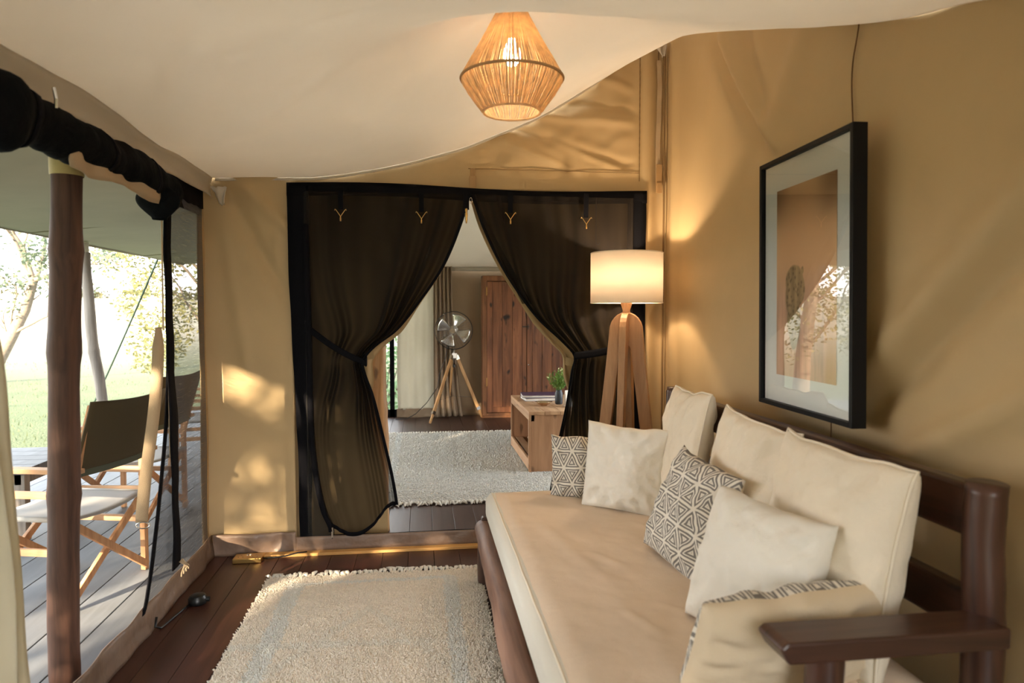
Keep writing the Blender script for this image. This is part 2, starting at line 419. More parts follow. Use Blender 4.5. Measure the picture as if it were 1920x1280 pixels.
for i in range(9000):
    y = 3+rr.random()**1.6*26; x = -3.9-rr.random()*(2+y*.95)
    h = .03+.05*rr.random(); a = rr.random()*PI; dx = .012*math.cos(a); dy = .012*math.sin(a)
    z = -.5+.10*nz(x*.25, y*.25)*sm(4, 20, math.hypot(x, y))
    tx = (rr.random()-.5)*.05; ty = (rr.random()-.5)*.05
    g.add([(x-dx,y-dy,z-.01),(x+dx,y+dy,z-.01),(x+tx,y+ty,z+h)], [(0,1,2)])
tag(g.obj('lawn_grass', mat('grass_blade', (.085,.115,.055), .8, col2=(.14,.16,.09), vscale=.6, trans=.3)), 'short pale green grass blades growing in front of the deck', 'grass', kind='stuff')

DX0, DX1, DY0, DY1 = -3.70, -1.25, -2.0, 10.6
deck = MB().box((DX0, DY0, -.5), (DX1, DY1, -.032)).obj('deck', mat('deck_underframe', (.06,.05,.045), .8)); deck['kind'] = 'structure'
nw = 13; w = (DX1-DX0)/nw
for i in range(nw):
    y = DY0
    cuts = sorted([DY0, DY1, DY0+2.5+rnd.random()*2, DY0+6.6+rnd.random()*2.4])
    for y0, y1 in zip(cuts, cuts[1:]):
        MB().box((DX0+i*w+.003, y0+.002, -.032), (DX0+(i+1)*w-.003, y1-.002, rnd.uniform(-.002,.0))).obj('plank', DECKW, deck, bevel=.002)

floor = MB().box((-1.25, -2.0, -.5), (2.75, 9.4, -.03)).obj('floor', mat('floor_underlay', (.01,.006,.005), .8)); floor['kind'] = 'structure'
w = .146
x = -1.25; i = 0
while x < 2.7:
    x1 = min(x+w, 2.75)
    for y0, y1, m in ((-2.0, 1.2+rnd.random(), FLOORW), (None, 4.05, FLOORW), (4.05, 6.2+rnd.random()*1.5, BFLOORW), (None, 9.4, BFLOORW)):
        if y0 is None: y0 = last
        last = y1
        if x > 1.5 and y1 <= 4.05: continue
        MB().box((x+.0012, y0+.001, -.03), (x1-.0012, y1-.001, 0)).obj('plank', m, floor, bevel=.0015)
    x = x1; i += 1

# ------------------------------------------------------------------ canvas walls
def wb_disp(x, z):
    d = 0
    if z > 2.14 and .25 < x < 1.34:                    # loose window flap, creased on the slant
        k = sm(.25, .5, x)*(1-sm(1.25, 1.34, x))*sm(2.2, 2.32, z)
        d += k*(.03*nz(x*1.5+z*4, z*5-x*4, 1)+.012*nz(x*5+z*9, z*9-x*8, 5))
        for p, q, w_, a_ in (((.45,2.42),(.95,2.24),.025,.022),((.5,2.5),(1.28,2.30),.03,-.018),((.62,2.58),(1.3,2.55),.022,.020),((.85,2.66),(1.32,2.62),.022,-.018),((.75,2.44),(1.2,2.28),.02,.016),((.95,2.85),(1.33,2.74),.025,.018)):
            d += ridge(p, q, w_, a_, x, z)*k
    if x < -.72:                                       # slack strip beside the net window
        d += .018*math.sin(8*x+z*1.4)*sm(.1, .6, z) + .012*nz(x*6, z*1.2, 7)
        d += ridge((-1.1,2.1),(-.78,1.5),.05,-.032,x,z)+ridge((-1.0,2.12),(-.72,1.85),.035,.026,x,z)+ridge((-1.12,1.9),(-.98,1.0),.04,.012,x,z)
    if x > 1.34:
        d += .014*math.sin((x-1.34)*38)*sm(.0,.5,z)+.01*nz(x*5,z*2,9)
        d += ridge((1.36,1.35),(1.47,1.5),.03,.012,x,z)
    if 2.12 < z < 2.3: d += .008*nz(x*4, z*8, 2)
    return d
wall = MB()
def wbf(u, v):
    x = lerp(-1.25, 1.53, u); z = lerp(0, 3.25, v)
    return (x, 4.09 - wb_disp(x, z), z)
wall.grid(wbf, 220, 240, keep=lambda u, v: not (-.73 < lerp(-1.25,1.53,u) < 1.345 and lerp(0,3.25,v) < 2.125))
wb = wall.obj('wall_back', CANVAS, smooth=True, solid=.004); wb['kind'] = 'structure'
# sewn seams on the wall
def strip(mb, pts, w, ax='x', off=.004, t=.004):
    for p, q in zip(pts, pts[1:]):
        mb.beam(p, q, w, t, up=(0,1,0) if ax == 'y' else (1,0,0))
s = MB()
s.tube([(1.328, 4.082, 2.20+.02*k) for k in range(45)], [.0022+.001*(k%2) for k in range(45)], 6)
s.tube([(lerp(.28,1.33,k/40), 4.082+.002*nz(k*.5,1), 2.25+.004*nz(k*.3,2)) for k in range(41)], .0028, 6)
s.tube([(1.445, 4.083, 2.15+.03*k) for k in range(30)], .003, 6)
s.obj('flap_seam', mat('seam_thread', (.24,.155,.07), .8), wb)
s = MB()
s.grid(lambda u, v: (1.43+.028*u+.004*math.sin(v*7), 4.07+.003*math.sin(v*23), lerp(2.93, 2.13, v)), 3, 40)
s.obj('hanging_strap', STRAPM, wb, solid=.003)
MB().box((1.425,4.05,2.13),(1.462,4.058,2.30)).box((1.427,4.045,2.125),(1.46,4.05,2.19)).obj('strap_end', mat('tan_strap_end', (.36,.22,.10), .7), wb, bevel=.002)
s = MB().box((.285, 4.045, 2.10), (.325, 4.052, 2.20)).box((.29, 4.05, 2.18), (.32, 4.06, 2.245))
s.obj('fastening_tab', mat('tan_tab', (.36,.23,.11), .7), wb, bevel=.002)
# skirting of coated fabric along the floor
def skirt(name, f, mats=VINYL):
    o = MB().grid(f, 80, 8).obj(name, mats, smooth=True, solid=.005); o['kind'] = 'structure'; return o
skirt('baseboard_back', lambda u, v: (lerp(-1.19,-.73,u), 4.045-.012*nz(u*7,v*2,1)-.010*math.sin(v*3)*nz(u*3,2), .125*v+.004*nz(u*6,5)*v))
skirt('baseboard_left', lambda u, v: (-1.195+.012*nz(u*22,v*2,1)+.012*(1-v)*(1+nz(u*30,3)), lerp(.2,4.05,u), (.125-.03*sm(1,.2,u)*0+.006*nz(u*40,5))*v))
MB().grid(lambda u, v: (lerp(-.73,.40,u), 4.03-.006*nz(u*12,v*2,1)-.004*math.sin(u*60)*v*(1-v), .018+.082*v), 90, 6).obj('door_threshold_strip', VINYL, wb, smooth=True, solid=.004)
o = MB().box((-1.0,3.985,0),(1.4,4.035,.017)).obj('trim_1', THRESH, bevel=.002); o['kind'] = 'structure'

def wr_disp(y, z):
    d = .02*nz(y*.7, z*.7, 3) + .006*nz(y*3, z*3, 8)
    d += ridge((3.42,2.85),(2.78,2.02),.06,-.040,y,z)+ridge((3.30,2.80),(2.72,2.10),.035,.044,y,z)+ridge((3.05,2.75),(2.72,2.02),.05,-.02,y,z)
    d += ridge((1.35,1.70),(2.15,1.02),.06,-.050,y,z)+ridge((1.30,1.85),(2.05,1.22),.07,.040,y,z)+ridge((1.2,1.35),(1.9,.95),.05,.035,y,z)
    d += ridge((1.0,2.0),(2.4,2.45),.10,-.02,y,z)+ridge((2.85,2.05),(2.45,2.55),.08,.018,y,z)
    d += .02*math.exp(-((y-3.95)/.06)**2)
    return d
wrr = MB().grid(lambda u, v: (1.47+.035*sm(2.8,4.1,lerp(-2,4.12,u)) - wr_disp(lerp(-2,4.12,u), lerp(0,3.25,v)), lerp(-2,4.12,u), lerp(0,3.25,v)), 300, 160).obj('wall_right', CANVAS, smooth=True, solid=.004)
wrr['kind'] = 'structure'
MB().tube([(1.458-wr_disp(2.19,z), 2.19+.012*math.sin(z*9), z) for z in [1.98+.03*k for k in range(24)]], .0025, 6).obj('hanging_cord', mat('brown_cord', (.14,.07,.03), .8), wrr)
MB().tube([(1.458-wr_disp(2.26,z), 2.262, z) for z in [.95+.02*k for k in range(8)]], .002, 6).obj('hanging_cord', bpy.data.materials['brown_cord'], wrr)
# corner seam post between the two walls
MB().tube([(1.478, 4.06, .02+.1*k) for k in range(32)], .006, 8).obj('trim_2', mat('corner_seam', (.20,.12,.05), .8))['kind'] = 'structure'

# left side: header, closed parts, behind that the veranda
h = MB()
h.box((-1.245, -2, 2.06), (-1.225, 9.3, 3.25))
lw = h.obj('wall_left', CANVAS); lw['kind'] = 'structure'
MB().grid(lambda u, v: (-1.215+.01*nz(u*9,v*3), lerp(-2,.75,u), lerp(0,2.08,v)), 20, 12).obj('closed_flap', CANVAS, lw, solid=.004, smooth=True)
MB().grid(lambda u, v: (-1.225+.01*nz(u*3,v*3), lerp(3.98,4.12,u), lerp(0,2.08,v)), 6, 12).obj('corner_canvas', CANVAS, lw, solid=.004, smooth=True)
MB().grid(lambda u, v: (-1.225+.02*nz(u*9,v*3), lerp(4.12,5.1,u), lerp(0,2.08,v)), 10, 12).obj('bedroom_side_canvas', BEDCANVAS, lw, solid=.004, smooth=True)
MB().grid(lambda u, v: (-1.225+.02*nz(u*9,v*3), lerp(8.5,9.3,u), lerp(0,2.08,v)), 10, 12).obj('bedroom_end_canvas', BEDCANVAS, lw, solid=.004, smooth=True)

# ------------------------------------------------------------------ ceiling liner
BACK = [(-1.25,2.15),(-.9,2.158),(-.577,2.171),(-.273,2.219),(.036,2.296),(.288,2.382),(.673,2.552),(1.0,2.755),(1.266,2.943),(1.53,3.13)]
RT = [(-2,2.10),(1.2,2.14),(1.5,2.17),(1.7,2.235),(2.04,2.34),(2.5,2.507),(3.1,2.78),(3.9,3.06),(4.1,3.13)]
def zc(x, y):
    R_ = stab(RT, y); s_ = (x+1.25)/2.78
    gb = (stab(BACK, x)-2.15)/(3.13-2.15)
    t = sm(4.1, 2.6, y) if False else 1-sm(2.5, 4.05, y)
    g_ = lerp(gb, max(0,s_)**1.25, t)
    z = 2.16+(R_-2.16)*g_
    z += .19*math.exp(-((x-.34)/.55)**2 - ((y-2.6)/.42)**2)*1.0
    z += .020*nz(x*1.7, y*1.7, 4)*(1-sm(3.7,4.05,y)) + .005*nz(x*6+y*2, y*5, 4)
    for p, q, w_, a_ in (((-.9,3.3),(-.2,2.5),.05,-.010),((-.7,2.4),(-.1,1.9),.035,.009),((-1.0,2.9),(-.6,2.0),.05,.008),((-.3,3.3),(.1,2.9),.03,.007),((.6,3.3),(1.2,2.6),.05,.010)):
        z += ridge(p, q, w_, a_, x, y)
    z -= .012*math.exp(-((x-(-.2+.2*y))/.05)**2)*sm(2.2,1.2,y)
    return z
YB = 4.075
ceil = MB().grid(lambda u, v: (lerp(-1.225,1.495,u), lerp(-1.62,YB,v), zc(lerp(-1.225,1.495,u), lerp(-1.62,YB,v))), 110, 190).obj('ceiling', LINER, smooth=True, solid=.003)
ceil['kind'] = 'structure'
MB().grid(lambda u, v: (-1.165-.012*math.sin(v*PI)+.012*nz(u*20,v*2)*v, lerp(-1.5,YB,u), zc(-1.16, lerp(-1.5,YB,u))-(.115+.01*nz(u*12,3))*v), 90, 6).obj('valance', LINER, ceil, smooth=True, solid=.003)
MB().grid(lambda u, v: (lerp(-1.15,1.46,u), YB+.004-.006*v, zc(lerp(-1.15,1.46,u), YB)-.018*v), 110, 1).obj('hem', LINER, ceil, smooth=True, solid=.004)
def tabc(x, z):
    return MB().grid(lambda u, v: (x+(u-.5)*.085*(1-.75*v)+.02*v, YB-.045+.012*math.sin(u*9+v*4), z-.10*v+.012*nz(u*4,v*4)), 8, 8)
tabc(-1.12, 2.10).obj('corner_tie', LINER, ceil, smooth=True, solid=.003)
tabc(1.435, 3.04).obj('corner_tie', LINER, ceil, smooth=True, solid=.003)
MB().grid(lambda u, v: (lerp(-1.3,2.8,u), lerp(-2,9.5,v), 3.27), 4, 8).obj('roof', mat('fly_sheet', (.90,.92,.94), .8, trans=.75))['kind'] = 'structure'
# front of the tent, behind the camera: a low gable with an open doorway
fr = MB().box((-1.25,-1.62,2.12),(1.5,-1.6,3.25)).obj('wall_front', CANVAS); fr['kind'] = 'structure'
MB().box((1.3,-1.62,0),(1.5,-1.6,2.12)).obj('canvas_panel', CANVAS, fr)

# veranda roof
v = MB()
v.grid(lambda a, b: (lerp(-1.26,-3.45,a), lerp(-2,10.6,b), lerp(2.40,2.105,a)-.05*math.sin(a*PI)*(1)+.012*nz(a*3,b*9,2)+.008*math.sin(b*40+a*4)*a*(1-a)*4), 24, 120)
vr = v.obj('veranda_roof', VER, smooth=True, solid=.006); vr['kind'] = 'structure'
s = MB()
for yy in (3.5, 6.1, 8.6):
    s.tube([(lerp(-1.26,-3.45,a/10), yy+.5*a/10, lerp(2.40,2.105,a/10)-.05*math.sin(a/10*PI)-.003) for a in range(11)], .006, 5)
s.tube([(-3.45, lerp(-2,10.6,k/30), 2.10+.004*math.sin(k)) for k in range(31)], .012, 6)
s.obj('roof_seam', mat('seam_olive', (.30,.27,.18), .8), vr)

# ------------------------------------------------------------------ bedroom shell
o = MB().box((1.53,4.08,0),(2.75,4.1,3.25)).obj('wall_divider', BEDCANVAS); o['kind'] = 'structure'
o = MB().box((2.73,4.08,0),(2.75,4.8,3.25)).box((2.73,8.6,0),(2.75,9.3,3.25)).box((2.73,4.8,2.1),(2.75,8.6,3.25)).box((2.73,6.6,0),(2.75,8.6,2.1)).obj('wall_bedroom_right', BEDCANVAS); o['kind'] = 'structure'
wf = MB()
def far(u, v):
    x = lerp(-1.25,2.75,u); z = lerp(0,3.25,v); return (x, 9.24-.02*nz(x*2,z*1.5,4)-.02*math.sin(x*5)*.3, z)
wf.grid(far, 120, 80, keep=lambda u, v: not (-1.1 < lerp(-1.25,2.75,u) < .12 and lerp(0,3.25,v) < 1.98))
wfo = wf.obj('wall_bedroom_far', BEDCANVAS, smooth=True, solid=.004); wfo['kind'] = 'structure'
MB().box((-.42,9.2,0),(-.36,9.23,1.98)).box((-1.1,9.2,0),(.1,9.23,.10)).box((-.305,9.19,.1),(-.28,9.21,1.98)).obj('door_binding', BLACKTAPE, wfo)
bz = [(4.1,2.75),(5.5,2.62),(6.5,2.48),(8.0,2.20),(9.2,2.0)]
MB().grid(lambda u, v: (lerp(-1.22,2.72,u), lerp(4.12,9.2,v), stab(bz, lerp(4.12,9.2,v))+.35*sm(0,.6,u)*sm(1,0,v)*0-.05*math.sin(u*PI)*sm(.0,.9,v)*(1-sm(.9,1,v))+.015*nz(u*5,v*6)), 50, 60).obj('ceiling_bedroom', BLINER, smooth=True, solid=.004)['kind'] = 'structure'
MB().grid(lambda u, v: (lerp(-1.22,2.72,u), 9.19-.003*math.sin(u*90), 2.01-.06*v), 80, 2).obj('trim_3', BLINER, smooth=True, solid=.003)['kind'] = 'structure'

def log(path, r, mat_, name, parent=None, n=18, seed=0, knots=()):
    rs = []; P = []
    m_ = 44
    for k in range(m_+1):
        t = k/m_
        i = t*(len(path)-1); a = int(min(i, len(path)-2)); f = i-a
        p = Vector(path[a]).lerp(Vector(path[a+1]), f)
        p += Vector((nz(t*4,seed,1), nz(t*4,seed,2), 0))*r*.25
        P.append(p); rs.append(r*(1+.07*nz(t*7,seed,3)+.03*nz(t*23,seed,4)) + sum(r*.10*math.exp(-((t-kt)/.018)**2) for kt in knots))
    mb = MB(); mb.tube(P, rs, n)
    for i, vv in enumerate(mb.v):
        vv = Vector(vv); c = P[i//n]; d = vv-c
        mb.v[i] = tuple(c+d*(1+.05*nz(vv.x*25, vv.y*25, vv.z*5+seed)))
    return mb.obj(name, mat_, parent, smooth=True)
g1 = 'log posts just inside the bedroom doorway'
tag(log([(-.27,4.40,0),(-.285,4.40,1.3),(-.27,4.40,2.65)], .062, POLEL, 'log_post', seed=3, knots=(.3,.5)), 'honey coloured log post standing at the bedroom side of the doorway, nearer the opening', 'post', g1)
tag(log([(-.43,4.36,0),(-.42,4.37,1.3),(-.43,4.36,2.65)], .07, POLEL, 'log_post', seed=9, knots=(.4,)), 'honey coloured log post seen only through the left net curtain', 'post', g1)

# ------------------------------------------------------------------ doorway: border, canvas flaps, net curtains
bd = MB()
def border(mb, f, n=60): mb.grid(f, n, 3)
border(bd, lambda u, v: (lerp(-.755,1.365,u), 4.045-.004*nz(u*20,v), 2.135-.075*v+.012*math.sin(u*7)-.006*u))                 # top
border(bd, lambda u, v: (-.755+.12*v+.05*sm(0,1,u)*(1-v)+ .008*nz(u*6,3), 4.046, lerp(2.12,.06,u)))                               # left
border(bd, lambda u, v: (1.245+.115*v+.006*nz(u*9,5), 4.046, lerp(2.12,.06,u)))                                                 # right
border(bd, lambda u, v: (lerp(-.70,1.3,u), 4.042-.002*nz(u*9,v), .075+.025*v+.004*nz(u*10,2)))                                   # bottom
bd.obj('doorway_border', BLACKTAPE, wb, smooth=True, solid=.006)
# ragged upper edge where the tape was cut
hk = MB().tube([(-.655, 4.036, z) for z in (.12,.5,.9,1.1)], .0025, 5)
hk.obj('zip', DARKMET, wb)

LR = [(.12,-.147),(.281,-.150),(.45,-.175),(.62,-.212),(.917,-.281),(1.05,-.325),(1.12,-.335),(1.20,-.27),(1.29,-.150),(1.45,-.02),(1.666,.126),(1.90,.225),(2.10,.285)]
LL = [(.10,-.52),(.152,-.52),(.25,-.56),(.45,-.60),(.736,-.625),(1.2,-.63),(2.10,-.645)]
def gather(z, zt, w=.28): return math.exp(-((z-zt)/w)**2)
def left_net(u, v, y0=4.015, amp=1.0, off=0, extra=0):
    zb = lerp(.158,.275,u**1.2) - .11*math.sin(PI*min(1,u*1.15))*.9
    z = lerp(2.085, max(.085,zb), v)
    L_ = stab(LL, z); R_ = stab(LR, z)+off
    k = gather(z, 1.12, .40 if z > 1.12 else .30)
    p = 1-.62*k
    x = L_+(R_-L_)*u**p
    ph = 2*PI*(6*u+1.5*nz(u*2.3,1))
    A = (.010+.034*k)*(.3+.7*u)*amp*(1-.7*gather(z,1.12,.05))
    y = y0 - A*math.sin(ph+.6*nz(u*2,z*1.5)) - .01*nz(x*4,z*3,2) - extra*(.05*sm(1.1,.3,z))
    return (x, y, z)
RL = [(.05,.735),(.313,.767),(.60,.815),(.833,.864),(1.05,.90),(1.138,.912),(1.22,.84),(1.352,.699),(1.5,.582),(1.67,.473),(1.9,.362),(2.10,.297)]
def right_net(u, v, y0=4.015, amp=1.0, off=0):
    z = lerp(2.085, .09, v)
    L_ = stab(RL, z)+off; R_ = 1.27
    k = gather(z, 1.138, .38 if z > 1.14 else .5)
    p = 1+1.5*k
    x = L_+(R_-L_)*u**p
    ph = 2*PI*(8*u+.6*nz(u*3,5))
    A = (.010+.034*k)*(1-.6*u)*amp*(1-.7*gather(z,1.138,.05))
    y = y0 - A*math.sin(ph+.6*nz(u*2,z*1.5,3)) - .01*nz(x*4,z*3,7)
    return (x, y, z)
lc = thing('net_curtain', 'sheer black net door curtain tied back on the left of the bedroom doorway', 'curtain')
net_cloth(left_net, 190, 110, True, 1.12, lc)
def edge(fn, u, w, n=90, side=1):
    return MB().grid(lambda a, b: (lambda p: (p[0]+side*w*(b-.5)*.6, p[1]-.008-.004*b, p[2]))(fn(u, a)), n, 2)
edge(left_net, 1.0, .03).obj('bound_edge', BLACKTAPE, lc, smooth=True, solid=.003)
MB().grid(lambda a, b: (lambda p: (p[0], p[1]-.006, p[2]+.024*b))(left_net(a*.99+.005, 1)), 80, 2).obj('bottom_hem', BLACKTAPE, lc, smooth=True, solid=.003)
MB().grid(lambda a, b: (lambda z: (stab(LL, z)+.03*(b-.5)-.005, 4.0-.003*b, z))(lerp(1.9,.13,a)), 80, 2).obj('side_hem', BLACKTAPE, lc, smooth=True, solid=.003)
MB().grid(lambda a, b: (lambda z: (lerp(-.66, stab(LL,z)+.01, a), 4.032, z))(lerp(2.08,.07,b)), 6, 50).obj('fixed_net', NET, lc, smooth=True)
tie = MB().grid(lambda a, b: (lerp(-.66,-.315,a), 4.012-.055*sm(.0,1,a)+.0*b, 1.325-.215*a-.035*math.sin(a*PI)*.6+.045*(b-.5)*(1-.2*a)), 30, 3)
tie.grid(lambda a, b: (lerp(-.315,-.335,a)+.012*math.sin(a*PI), 3.957+.075*a, 1.11+.03*a+.042*(b-.5)), 10, 3)
tie.obj('tie_back', BLACKTAPE, lc, smooth=True, solid=.005)
def ypin(x, z, parent, strapz=2.10):
    MB().grid(lambda a, b: (x-.014+.028*b, 3.985-.003*math.sin(a*4), lerp(strapz, z+.055, a)), 12, 1).obj('roll_strap', BLACKTAPE, parent, solid=.004)
    m = MB(); y = 3.975
    m.tube([(x-.032,y,z+.048),(x-.030,y,z+.056),(x-.024,y,z+.05),(x-.006,y,z+.024),(x-.001,y,z+.016),(x,y,z-.005)], .0022, 6)
    m.tube([(x+.032,y,z+.048),(x+.030,y,z+.056),(x+.024,y,z+.05),(x+.006,y,z+.024),(x+.001,y,z+.016),(x,y,z-.005)], .0022, 6)
    m.tube([(x,y,z-.012),(x,y,z+.008)], .0045, 8)
    m.obj('brass_hook', BRASS, parent, smooth=True)
ypin(-.449, 1.925, lc); ypin(.004, 1.92, lc)
zp = MB().tube([(-.515,3.975,.165),(-.512,3.975,.14)], .006, 8).box((-.519,3.970,.105),(-.509,3.974,.142)).tube([(-.514,3.972,.10+.004*k) for k in range(3)], .004, 6)
zp.obj('zip_puller', CHROME, lc)
rc = thing('net_curtain', 'sheer black net door curtain tied back on the right behind the floor lamp', 'curtain')
net_cloth(right_net, 190, 110, False, 1.138, rc)
edge(right_net, 0.0, .03, side=-1).obj('bound_edge', BLACKTAPE, rc, smooth=True, solid=.003)
MB().grid(lambda a, b: (lerp(.90,1.30,a), 3.965+.05*a-.0*b, 1.14+.07*a-.01*math.sin(a*PI)+.045*(b-.5)), 30, 3).obj('tie_back', BLACKTAPE, rc, smooth=True, solid=.005)
# the loose second layer of net that hangs in a narrow panel beside the opening
MB().grid(lambda u, v: (lerp(lerp(.285,.30,u), lerp(.60,.66,u), v), 4.055, lerp(2.09,1.45,v)), 8, 40).obj('folded_net', NET, rc, smooth=True)
ypin(.519, 1.925, rc); ypin(.972, 1.905, rc)
MB().tube([(1.033,3.985,z) for z in (2.08,1.95,1.82)], .0018, 5).tube([(1.033+.012-.012*math.cos(a),3.985,1.815-.012*math.sin(a)) for a in [PI*k/8 for k in range(9)]], .0018, 5).obj('hook_loop', DARKMET, rc)
# pull at the peak of the doorway
pk = thing('zip_pull', 'small brass zip pull hanging at the peak of the doorway opening', 'zip pull')
MB().lathe([(0,.055),(.007,.055),(.008,.04),(.004,.034),(.008,.028),(.009,.012),(.006,.004),(.0075,-.006),(.004,-.03),(0,-.03)], 14, (.262,3.99,1.945)).obj('pull', BRASS, pk, smooth=True)
MB().grid(lambda a, b: (.245+.034*b, 4.0, lerp(2.1,1.995,a)), 6, 1).obj('pull_tape', BLACKTAPE, pk, solid=.004)
MB().tube([(.288+.007*math.cos(a), 3.985, 2.045+.018*math.sin(a)) for a in [2*PI*k/12 for k in range(13)]], .0016, 5).obj('ring', CHROME, pk)
rebase(pk, (.262,3.99,1.945)); rebase(lc, (-.4,4.0,.1)); rebase(rc, (1.0,4.0,.1))

cf = thing('canvas_flap', 'tan canvas door flap gathered behind the left net curtain', 'door flap')
def left_flap(u, v):
    z = lerp(2.11, .03, v); R_ = stab(LR, z)+.010+.045*gather(z,1.18,.17)-.07*sm(1.02,.80,z); k = gather(z, 1.12, .25)
    x = lerp(-.80, R_, u**(1-.35*k))
    return (x, 4.15+.02*nz(x*3,z*2,4)-.018*k*u*math.sin(u*30), z)
def right_flap(u, v):
    z = lerp(2.11, .03, v); L_ = stab(RL, z)-.008-.05*gather(z,1.20,.17)+.08*sm(1.02,.80,z); k = gather(z, 1.13, .25)
    x = lerp(L_, 1.42, u**(1+.6*k))
    return (x, 4.15+.02*nz(x*3,z*2,4)-.018*k*(1-u)*math.sin(u*30), z)
MB().grid(left_flap, 120, 90).obj('flap_cloth', CANVAS2, cf, smooth=True, solid=.003)
MB().grid(lambda a, b: (lerp(-.40,-.28,a), 4.11, 1.13+.02*a+.05*(b-.5)), 10, 2).obj('tie_back', CANVAS2, cf, solid=.004)
cg = thing('canvas_flap', 'tan canvas door flap gathered behind the right net curtain and the floor lamp', 'door flap')
MB().grid(right_flap, 120, 90).obj('flap_cloth', CANVAS2, cg, smooth=True, solid=.003)
MB().grid(lambda a, b: (lerp(.875,1.0,a), 4.11, 1.10-.03*a+.05*(b-.5)), 10, 2).obj('tie_back', CANVAS2, cg, solid=.004)
rebase(cf, (-.4,4.15,.1)); rebase(cg, (1.0,4.15,.1))

# ------------------------------------------------------------------ left net window, its tapes, the rolled flap
def mesh_left(z):      # y of the free edge of the net
    return stab([(0,2.72),(.03,2.80),(.073,3.02),(.2,3.13),(.4,3.22),(.628,3.30),(.9,3.38),(1.2,3.42),(2.1,3.44)], z)
wn_ = thing('net_window_panel', 'grey see-through insect net stretched beside the open left side of the tent', 'insect screen')
MB().grid(lambda u, v: (lambda z: (-1.2+.012*nz(u*4,z*2), lerp(mesh_left(z), 4.0, u), z))(lerp(.05,2.08,v)), 40, 60).obj('net', NETW, wn_, smooth=True)
MB().grid(lambda a, b: (lambda z: (-1.192, mesh_left(z)+.035*(b-.5), z))(lerp(.0,2.06,a)), 90, 2).obj('bound_edge', BLACKTAPE, wn_, smooth=True, solid=.006)
MB().grid(lambda a, b: (lambda z: (-1.178+.008*nz(z*5,2), 3.42+.02*math.sin(z*3)+(.085+.03*nz(z*3,1))*(b-.5), z))(lerp(2.06,.17,a)), 60, 3).obj('hanging_tape', BLACKTAPE, wn_, smooth=True, solid=.006)
MB().tube([(-1.185, 3.405+.006*math.sin(z*4), z) for z in [2.06-.09*k for k in range(16)]], .006, 6).obj('tan_edge_cord', STRAPM, wn_, smooth=True)
MB().grid(lambda a, b: (-1.196, lerp(3.40,4.0,a), lerp(2.09, 1.97+.012*nz(a*9,2)-.0*a, b)), 30, 2).obj('top_band', BLACKTAPE, wn_, smooth=True, solid=.005)
cordend = MB()
for q in range(4):
    cordend.tube([(-1.17,3.45+.012*q,.19),(-1.16,3.49+.02*q,.16-.01*q),(-1.165,3.46+.03*q,.13+.012*(q%2)),(-1.16,3.44+.035*q,.12)], .004, 5)
cordend.obj('frayed_cord', STRAPM, wn_, smooth=True)
rebase(wn_, (-1.2,3.7,.05))
sp = thing('webbing_strap', 'tan webbing strap with a metal ring hanging in front of the deck chair', 'strap')
MB().grid(lambda a, b: (-1.20+.01*math.sin(a*5)+(.020+.025*sm(0,.12,a))*(b-.5), lerp(3.33,3.115,a)+.02*(b-.5), lerp(1.33,.49,a)), 40, 2).obj('webbing', STRAPM, sp, smooth=True, solid=.004)
MB().tube([(-1.20+.028*math.cos(t), 3.105, .478+.014*math.sin(t)) for t in [2*PI*k/20 for k in range(21)]], .003, 6).obj('ring', CHROME, sp, smooth=True)
MB().tube([(-1.185,3.36,2.0),(-1.185,3.35,1.6),(-1.185,3.345,1.32)], .004, 6).obj('cord', STRAPM, sp)
rebase(sp, (-1.185,3.2,.48))

rf = thing('rolled_net_flap', 'thick roll of black net tied up under the ceiling edge along the open side', 'rolled flap')
def roll(u, a):
    y = lerp(.9, 3.40, u)
    r = .075+.014*nz(y*5,1)+.010*nz(y*13,2)+.03*math.exp(-((y-2.02)/.07)**2)+.02*math.exp(-((y-1.75)/.1)**2)
    zz = 1.965+.012*nz(y*3,4)-.02*math.exp(-((y-2.0)/.12)**2)
    zz -= .03*sm(3.0,3.3,y)
    if y > 3.28: r *= max(.1, 1-((y-3.28)/.12)**2)
    t = 2*PI*a
    rr_ = r*(1+.08*math.cos(3*t+y*5)+.05*nz(y*8,math.cos(t)*2,math.sin(t)*2))
    return (-1.13+rr_*math.cos(t)*.8, y, zz+rr_*math.sin(t))
MB().grid(lambda u, v: roll(u, v), 160, 28).obj('roll', BLACKROLL, rf, smooth=True)
MB().grid(lambda a, b: (-1.205+.006*nz(a*30,b), lerp(.7,3.98,a), lerp(2.14,1.93,b)), 60, 3).obj('header_band', BLACKTAPE, rf, smooth=True, solid=.005)
MB().grid(lambda a, b: (lambda t, y: (-1.12+(.055+.02*math.sin(a*PI))*math.cos(t)*(.25+.95*math.sin(min(1,a*1.05)*PI*.9)), 3.12+.03*a+.05*math.sin(t)*(.3+.8*math.sin(a*PI*.9)), lerp(1.97,1.80,a)))(2*PI*b, 0), 20, 20).obj('roll_end', BLACKROLL, rf, smooth=True)
MB().grid(lambda a, b: (-1.10+.02*nz(a*7,b), lerp(2.35,3.08,a), lerp(1.93,1.862-.01*math.sin(a*9),b)-.03*a*0), 40, 3).obj('canvas_edge', STRAPM, rf, smooth=True, solid=.004)
def hug(y, a, b):
    x_, y_, z_ = roll((y-.9)/2.5+(b-.5)*.012, a); return (-1.13+(x_+1.13)*1.05, y_, 1.962+(z_-1.962)*1.05)
for y in (2.12, 2.62, 3.05):
    MB().grid(lambda a, b: hug(y, a, b), 28, 1).obj('tie_tape', BLACKTAPE, rf, smooth=True, solid=.004)
MB().tube([(-1.035,2.13,2.04),(-1.032,2.135,2.01),(-1.035,2.14,1.985)], .005, 6).obj('zip_puller', CHROME, rf)
rebase(rf, (-1.13,2.1,1.95))

